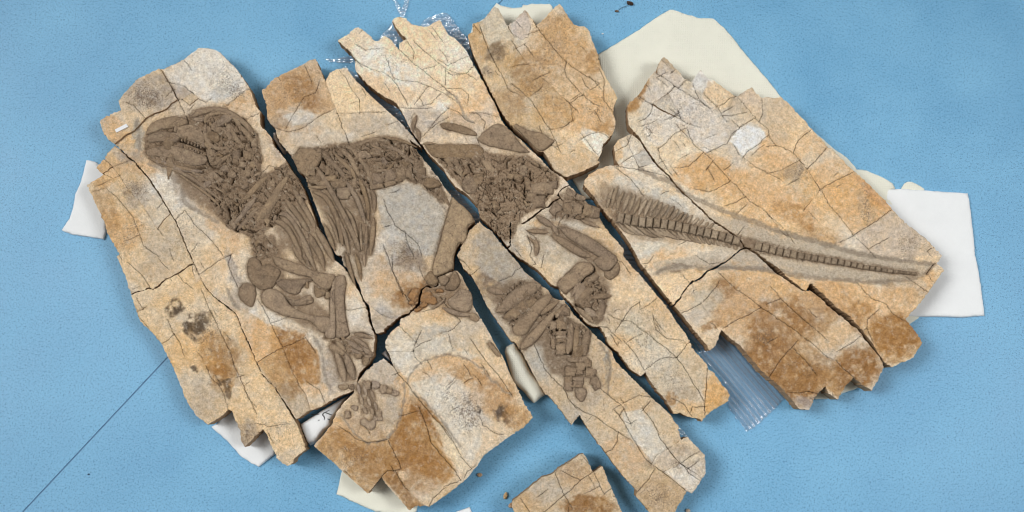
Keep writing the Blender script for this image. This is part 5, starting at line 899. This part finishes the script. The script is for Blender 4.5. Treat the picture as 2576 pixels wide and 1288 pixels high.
o = flat_prism('paper_label', lb, zl - 6, zl + .4, ZT, M_label, None, .15); tag(o, 'tiny blank white paper tag lying on the upper left stone corner', 'label')

# ------------------------------------------------------------------ pads and sheets under the slabs
def pad(name, poly, thick, mt, label, cat, z0=.3, group=None, bulge=1.8, seed=0, fray=.5, soft=5., tex=True):
    """soft padding: rounded rim, gentle undulation"""
    poly = rough(np.asarray(poly, float), 9, fray, True, seed=seed); x0, y0 = poly.min(0); x1, y1 = poly.max(0); sp_ = 6.
    X, Y = np.meshgrid(np.arange(x0, x1, sp_), np.arange(y0, y1, sp_)); X = X.ravel() + rng.uniform(-1, 1, X.size); Y = Y.ravel() + rng.uniform(-1, 1, Y.size)
    ok = pip(X, Y, poly); X = X[ok]; Y = Y[ok]; ok = pdist(X, Y, poly, True) > 3.5; n = len(poly)
    # extra rings near the rim
    cen0 = poly.mean(0); ringpts = []
    nx = np.roll(poly, -1, 0) - np.roll(poly, 1, 0); nrm = np.stack([-nx[:, 1], nx[:, 0]], 1) / (np.hypot(nx[:, 0], nx[:, 1])[:, None] + 1e-9)
    for dd in (1.2, 2.6):
        for sg in (1, -1):
            q = poly + sg * nrm * dd; ins = pip(q[:, 0], q[:, 1], poly); q = q[ins]; q = q[pdist(q[:, 0], q[:, 1], poly, True) > dd * .7]; ringpts += [tuple(a) for a in q]
    V, F, ce, src = cdt([tuple(p) for p in poly] + ringpts + list(zip(X[ok], Y[ok])), [(i, (i + 1) % n) for i in range(n)])
    cen = V[F].mean(1); F = F[pip(cen[:, 0], cen[:, 1], poly)]; d = pdist(V[:, 0], V[:, 1], poly, True); pr = np.sqrt(np.clip(1 - (1 - np.clip(d / soft, 0, 1)) ** 2, 0, 1))
    z = z0 + thick * (.45 + .55 * pr) + bulge * (fbm(V[:, 0] / 45, V[:, 1] / 45, 201 + seed, 3) + .35 * fbm(V[:, 0] / 16, V[:, 1] / 16, 231 + seed, 2) - .3) * pr; z = np.minimum(z, ZB - .2) if thick < 11 else z
    top = W3(V[:, 0], V[:, 1], z, z0 + thick); F3 = up(top, F); e = {}
    for t in F3.tolist():
        for a, b in ((t[0], t[1]), (t[1], t[2]), (t[2], t[0])): e[(a, b)] = 1
    bd = [(a, b) for (a, b) in e if (b, a) not in e]; bi = sorted({a for a, b in bd}); od = {a: q for q, a in enumerate(bi)}; low = W3(V[bi, 0], V[bi, 1], z0, z0 + thick); n0 = len(top)
    o = mesh_obj(name, np.vstack([top, low]), F3.tolist() + [(b, a, n0 + od[a], n0 + od[b]) for a, b in bd], [mt], None, smooth=True)
    tag(o, label, cat, group); return o
pad('foam_pad', P("01: 862,318 900,322 950,335 1000,372 | u: 300,430 300,560 265,560 | 01: 1060,980 1060,1035 1035,1118 900,1095 720,1070 625,1035 612,1022 690,910 725,800 750,660 800,550 835,430"), 9, M_foam, 'white foam pad sticking out at the far left of the fossil', 'foam pad', seed=1)
pad('foam_pad', P("R5: 1060,860 1100,830 1150,760 | u: 640,1000 720,1060 | R6: 100,930 90,1000 10,1062 | R5: 1210,1010 1140,930"), 9, M_foam, 'white foam pad under the finger-like stone tips at lower left', 'foam pad', seed=2)
pad('foam_pad', P("23: 436,405 560,325 700,235 850,150 925,112 880,170 800,290 750,370 745,415 680,470 590,585 530,622 492,560"), 34, M_foam, 'white foam pad with black pen marks, between two lower slabs', 'foam pad', seed=3, fray=.3, bulge=.3)
pad('foam_block', P("u: 682,330 690,328 697,350 714,377 708,382 690,356 684,345"), 34, M_foam, 'strip of white foam seen deep in the first open gap', 'foam pad', seed=4)
pad('foam_pad', P("u: 957,889 968,880 972,887 984,912 968,898"), 30, M_foam, 'small white foam corner under the junction of four slabs', 'foam pad', seed=5)
pad('folded_cloth', P("23: 858,885 | u: 900,1150 1000,1150 1060,1240 | R6: 805,1287 760,1300 | 23: 1200,1287 980,1190 900,1150 805,1112 830,1020"), 8, M_cream, 'cream dotted cloth under the bottom ochre slab', 'cloth', seed=6)
pad('foam_pad', P("33: 700,1310 730,1285 860,1240 890,1310"), 6, M_foam, 'tiny pale foam corner cut by the bottom edge of the frame', 'foam pad', seed=7)
pad('folded_cloth', P("30: 1132,22 1170,45 1230,60 | 40: 0,72 100,65 110,40 200,28 300,30 380,30 408,60 410,90 | u: 1380,60 1340,110 1250,140 1200,120 | 30: 870,330 888,232 950,220 1010,180"), 8.5, M_cream, 'cream dotted cloth showing between the points of the top centre slab', 'cloth', seed=8, fray=.9)
pad('folded_cloth', P("40: 865,545 1000,460 1150,370 1287,290 | 50: 60,240 180,160 300,90 340,90 450,130 600,175 740,178 850,270 930,360 1010,470 1120,600 1200,690 1287,790 | R4: 65,482 | u: 2050,330 | R4: 330,742 400,790 450,850 500,855 580,890 630,920 645,945 610,960 | u: 2250,520 1900,420 1700,420 1560,500 1470,500 1440,448 1500,380 1545,300"), 9.5, M_cream, 'large cream dotted cloth at upper right under the tail slabs', 'cloth', seed=9, fray=.5, bulge=1.6)
pad('folded_cloth', P("71: 60,600 90,555 120,538 160,538 210,560 290,610 290,680 60,680"), 5, M_cream, 'small rounded cream cloth lump behind the white sheet at right', 'cloth', seed=10)
pad('folded_cloth', P("42: -75,960 -60,910 20,870 100,980 200,1180 290,1290 | 43: 335,110 230,190 210,185 100,60 | u: 1290,960"), 34, M_cream, 'thick rolled cream cloth between the bottom centre slabs', 'cloth', seed=11, soft=16, bulge=.8)
pad('folded_cloth', P("R8: 230,700 240,722 300,720 380,690 470,660 480,600 560,560 590,550 600,480 300,500 200,600"), 8, M_cream, 'cream cloth edge under the stepped lower corners of the tail slabs', 'cloth', seed=12)
pad('folded_cloth', P("R8: 640,260 700,352 760,312 790,270 700,200"), 6, M_cream, 'narrow cream cloth edge beneath the white sheet at right', 'cloth', seed=13)
pad('foam_sheet', P("R4: 606,950 680,948 780,955 1010,970 1016,1000 1035,1150 1048,1290 | R8: 1060,60 1080,180 1094,300 980,308 850,304 720,305 | u: 2220,780 2180,640 2200,560"), 9.8, M_foam, 'large white foam sheet sticking out at the right under the tail tip', 'foam pad', seed=14, fray=.3, bulge=1.0)
# pen marks on the foam
for t in ("23: 560,310,7 600,308,10 640,302,5", "23: 690,285,8 670,310,10 690,335,9 685,362,6", "23: 700,288,8 730,300,9 765,312,6", "23: 690,290,5 740,262,5", "23: 625,366,8 640,362,8", "23: 720,350,8 745,362,8"):
    q = P(t, 3); qq, nn = strip(q); n = len(qq); a = W3(qq[:, 0] + nn[:, 0], qq[:, 1] + nn[:, 1], 35.2, 34); b = W3(qq[:, 0] - nn[:, 0], qq[:, 1] - nn[:, 1], 35.2, 34)
    a[:, 2] -= .15 * U; b[:, 2] -= .15 * U
    a = np.vstack([a, b]); low = a - [0, 0, 3 * U]; VV = np.vstack([a, low])
    F = [(i, i + 1, n + i + 1, n + i) for i in range(n - 1)] + [(i, i + 1, 2 * n + i + 1, 2 * n + i) for i in range(n - 1)] + [(n + i, n + i + 1, 3 * n + i + 1, 3 * n + i) for i in range(n - 1)]
    me_o = mesh_obj('pen_mark', VV, F, [M_ink], None, smooth=False)
    me_o.parent = [o for o in bpy.data.objects if o.get('label', '').startswith('white foam pad with black pen')][0]

# ------------------------------------------------------------------ plastic bags
def film_mat():
    m, n, b, out = mat('clear_plastic'); tr = n.nodes.new('ShaderNodeBsdfTransparent'); tr.inputs[0].default_value = (.93, .95, .97, 1)
    gl = n.nodes.new('ShaderNodeBsdfGlossy'); gl.inputs['Roughness'].default_value = .13; gl.inputs['Color'].default_value = (1, 1, 1, 1); lw = n.nodes.new('ShaderNodeLayerWeight'); lw.inputs['Blend'].default_value = .35
    g = n.nodes.new('ShaderNodeNewGeometry'); h = nz(n, g.outputs['Position'], 60, 2, .5, .5); bp = n.nodes.new('ShaderNodeBump'); bp.inputs['Distance'].default_value = .0004; n.links.new(h, bp.inputs['Height'])
    n.links.new(bp.outputs[0], gl.inputs['Normal']); n.links.new(bp.outputs[0], lw.inputs['Normal'])
    fac = mp(n, lw.outputs['Facing'], 0, .60, .20, .85); ms = n.nodes.new('ShaderNodeMixShader'); n.links.new(fac, ms.inputs[0]); n.links.new(tr.outputs[0], ms.inputs[1]); df = n.nodes.new('ShaderNodeBsdfDiffuse'); df.inputs[0].default_value = (.86, .9, .93, 1); m2 = n.nodes.new('ShaderNodeMixShader'); m2.inputs[0].default_value = .30; n.links.new(gl.outputs[0], m2.inputs[1]); n.links.new(df.outputs[0], m2.inputs[2]); n.links.new(m2.outputs[0], ms.inputs[2]); n.links.new(ms.outputs[0], out.inputs[0])
    n.nodes.remove(b); return m
M_film = film_mat()
def bag(poly, label, folds, z0, amp, crum, seed, fd=None, step=1.5, name='plastic_bag'):
    poly = rough(P(poly), 7, 1.1, True, seed=seed); x0, y0 = poly.min(0); x1, y1 = poly.max(0); X, Y = np.meshgrid(np.arange(x0, x1, step), np.arange(y0, y1, step)); X = X.ravel(); Y = Y.ravel(); ok = pip(X, Y, poly)
    n = len(poly); V, F, ce, src = cdt([tuple(p) for p in poly] + list(zip(X[ok], Y[ok])), [(i, (i + 1) % n) for i in range(n)]); cen = V[F].mean(1); F = F[pip(cen[:, 0], cen[:, 1], poly)]
    ca, sa = fd if fd else (1, 0); a = V[:, 0] * ca + V[:, 1] * sa; b = -V[:, 0] * sa + V[:, 1] * ca
    d = np.clip(pdist(V[:, 0], V[:, 1], poly, True) / 8, 0, 1)
    z = z0 + amp * (.5 + .5 * np.sin(b * folds + 1.6 * fbm(a / 160, b / 40, seed, 2) + 1.5 * fbm(b / 14, a / 400, seed + 3, 2))) * (.4 + .6 * d) + crum * (1 - abs(fbm(V[:, 0] / 16, V[:, 1] / 16, seed + 7, 3)) * 2.2) + crum * 1.0 * (1.1 - d) * (1 - 2.2 * abs(fbm(V[:, 0] / 13, V[:, 1] / 13, seed + 9, 2)))
    top = W3(V[:, 0], V[:, 1], np.maximum(z, .5), z0); o = mesh_obj(name, top, up(top, F), [M_film], None, smooth=True); tag(o, label, 'plastic bag'); return o
bag("52: 380,700 500,860 590,980 640,960 760,900 815,760 900,830 1050,960 1200,1140 1287,1240 | 62: 60,1290 | R8: 60,690 95,710 60,740 0,800 | R7: 1230,850 1185,885 1150,840 1110,790 1085,750 1095,700 1040,600 970,540 940,480", 'clear plastic bag with long folds sticking out under the ochre tail slab', .50, 2.5, 4.2, .12, 3, (math.cos(math.radians(50)), math.sin(math.radians(50))))
bag("R2: 610,210 650,160 690,110 720,150 760,185 700,240 640,230", 'crumpled clear plastic seen between the top left stone fingers', .4, 5, 5, 4, 4)
bag("R2: 830,130 845,105 900,80 945,68 975,80 1010,130 1040,170 1065,200 1080,260 1110,340 1130,390 1090,400 1040,250 980,220 900,180", 'crumpled clear plastic bag peeking out above the pale top slab', .4, 5, 5, 4, 6)
bag("R2: 450,335 500,370 560,430 640,500 700,530 740,590 780,650 810,690 760,660 700,610 620,540 540,480 470,410", 'clear plastic film lying in the gap left of the pale top slab', .35, 4, 4, 1.5, 8)
bag("R2: 685,-10 700,0 735,50 755,-10 775,-10 755,60 748,88 728,88 715,60", 'twisted clear plastic strip rising at the top edge', .8, 3, 3, 3, 10, name='plastic_strip')
bag("R2: 345,300 400,298 450,285 500,278 500,318 440,316 370,314", 'thin clear plastic strip beside the top left stone finger', .6, 2, 3, 2, 12, name='plastic_strip')
bag("u: 745,430 790,520 820,600 860,680 890,700 940,790 930,800 880,740 820,640 770,520 735,440", 'clear plastic film lying deep in the gap beside the ribs', .5, 3, 3, 1, 14)
bag("u: 1100,480 1150,480 1200,540 1230,560 1190,570 1150,520", 'clear plastic film deep in the gap above the thigh bone', .5, 5, 4, 1.5, 16)
bag("u: 1560,600 1650,700 1780,850 1790,880 1770,890 1700,800 1560,640", 'clear plastic film in the long gap below the tail base', .5, 3, 3, 1, 18)
bag("R7: 838,855 870,890 900,930 850,900", 'tiny plastic film edge at the right rim of the long foot slab', .5, 14, 3, 2, 20)

# ------------------------------------------------------------------ crumbs on the floor
def pebble(u, v, r, col, name, label, cat, seed=0, el=1.3, ang=0.):
    rr = random.Random(seed); bmv = []; F = []; nu, nv_ = 9, 5
    for j in range(nv_ + 1):
        for i in range(nu):
            t = 2 * math.pi * i / nu; p = math.pi * (j / nv_); k = (1 + rr.uniform(-.18, .18)) * r; x = math.sin(p) * math.cos(t) * k * el; y = math.sin(p) * math.sin(t) * k / el
            bmv.append((x * math.cos(ang) - y * math.sin(ang), x * math.sin(ang) + y * math.cos(ang), (math.cos(p) * .6 + .6) * r + (.1 if j == nv_ else 0)))
    for j in range(nv_):
        for i in range(nu): F.append((j * nu + i, (j + 1) * nu + i, (j + 1) * nu + (i + 1) % nu, j * nu + (i + 1) % nu))
    bmv = np.array(bmv); x, y = W(u, v, r * .6); V = bmv * U; V[:, 0] += x; V[:, 1] += y
    o = mesh_obj(name, V, F, [M_stone], None, tolin(np.tile(np.array(col, float), (len(V), 1))), np.full(len(V), .3), None, False); tag(o, label, cat); return o
pebble(1207, 1195, 6, (190, 160, 130), 'stone_chip', 'small stone chip on the blue floor just right of the bottom ochre slab', 'stone chip', 1, 1.1)
pebble(1271, 1247, 7, (200, 166, 120), 'stone_chip', 'pointed tan stone chip on the blue floor left of the small bottom slab', 'stone chip', 2, 1.35, 1.3)
pebble(1287, 1271, 7, (180, 140, 104), 'stone_chip', 'brown stone chip touching the left corner of the small bottom slab', 'stone chip', 3, 1.2, .6)
pebble(1731, 1284, 5, (206, 190, 170), 'stone_chip', 'pale stone chip at the bottom edge right of the long foot slab', 'stone chip', 4, 1.1)
pebble(1585, 8, 7, (62, 46, 36), 'dirt_crumb', 'dark brown crumb of dirt on the floor at the top edge', 'dirt crumb', 5, 1.4, -.4)
pebble(1552, 28, 4, (84, 70, 60), 'dirt_crumb', 'smaller dark crumb with a trailing fibre near the top edge', 'dirt crumb', 6, 1.3)
pebble(1516, 85, 2.2, (232, 232, 226), 'plaster_crumb', 'tiny white crumb on the floor left of the large cream cloth', 'crumb', 7, 1.2)
pebble(223, 1193, 2.2, (44, 60, 80), 'dirt_crumb', 'tiny dark speck on the floor near the lower left seam', 'dirt crumb', 8, 1.2)
fib = mesh_obj('fibre', [tuple(p) for p in W3(np.array([1556, 1565, 1575, 1582, 1556, 1565, 1575, 1582.]), np.array([26.5, 20, 17.5, 11, 25.3, 18.8, 16.3, 10]), np.array([1, 3, 3, 1.2, .6, 2.6, 2.6, .8]), 0)], [(0, 1, 5, 4), (1, 2, 6, 5), (2, 3, 7, 6)], [M_ink], None, smooth=True); tag(fib, 'thin dark fibre curling between the two dirt crumbs at the top', 'fibre')

# ------------------------------------------------------------------ floor: two vinyl sheets meeting at a seam
def floor_mat():
    m, n, b, out = mat('blue_vinyl'); g = n.nodes.new('ShaderNodeNewGeometry'); pos = g.outputs['Position']
    c = mix(n, mp(n, nz(n, pos, 7, 4, .6), .3, .7, 0, 1), L(103, 159, 195), L(121, 176, 209))
    f = nz(n, pos, 330, 4, .9); c = mix(n, mp(n, f, .54, .64, 0, .55), c, L(58, 108, 148)); c = mix(n, mp(n, nz(n, pos, 480, 2, .9), .56, .64, 0, .75), c, L(54, 98, 136))
    c = mix(n, mp(n, nz(n, pos, 530, 2, .9), .56, .66, 0, .5), c, L(146, 190, 220))
    n.links.new(c, b.inputs['Base Color']); b.inputs['Specular IOR Level'].default_value = .4
    n.links.new(mp(n, nz(n, pos, 14, 4, .7), .3, .7, .40, .54), b.inputs['Roughness']); bump(n, b, mth(n, 'MULTIPLY', nz(n, pos, 40, 3), 1.0), .0006, .3); return m
M_floor = floor_mat()
m, n, b, out = mat('seam_weld'); b.inputs['Base Color'].default_value = L(70, 112, 146); b.inputs['Roughness'].default_value = .5; M_seam = m
a = np.array(W(60, 1288, 0)); c = np.array(W(418, 903, 0)); d = (c - a) / np.linalg.norm(c - a); nrm = np.array([-d[1], d[0]]); R = 6.
mid = (a + c) / 2
p2 = np.array(W(1282, 0, 0)); d = (p2 - a) / np.linalg.norm(p2 - a) * .35 + d * .65; d /= np.linalg.norm(d); nrm = np.array([-d[1], d[0]])
for sg in (1, -1):
    g = 1.7 * U; q = [c + nrm * sg * g - d * R, c + nrm * sg * g + d * R, c + nrm * sg * R + d * R, c + nrm * sg * R - d * R]
    V = [(x, y, 0) for x, y in q] + [(x, y, -.003) for x, y in q]; F = [(0, 1, 2, 3), (0, 4, 5, 1), (1, 5, 6, 2), (2, 6, 7, 3), (3, 7, 4, 0)]
    if sg > 0: pass
    else: F = [f[::-1] for f in F]
    o = mesh_obj('floor', V, F, [M_floor], None, smooth=False); tag(o, kind='structure')
q = [c + nrm * 6 * U - d * R, c + nrm * 6 * U + d * R, c - nrm * 6 * U + d * R, c - nrm * 6 * U - d * R]
o = mesh_obj('floor_seam', [(x, y, -.0006) for x, y in q], [(0, 1, 2, 3)], [M_seam], None, smooth=False); tag(o, kind='structure')

print('script time', time.time() - T0)
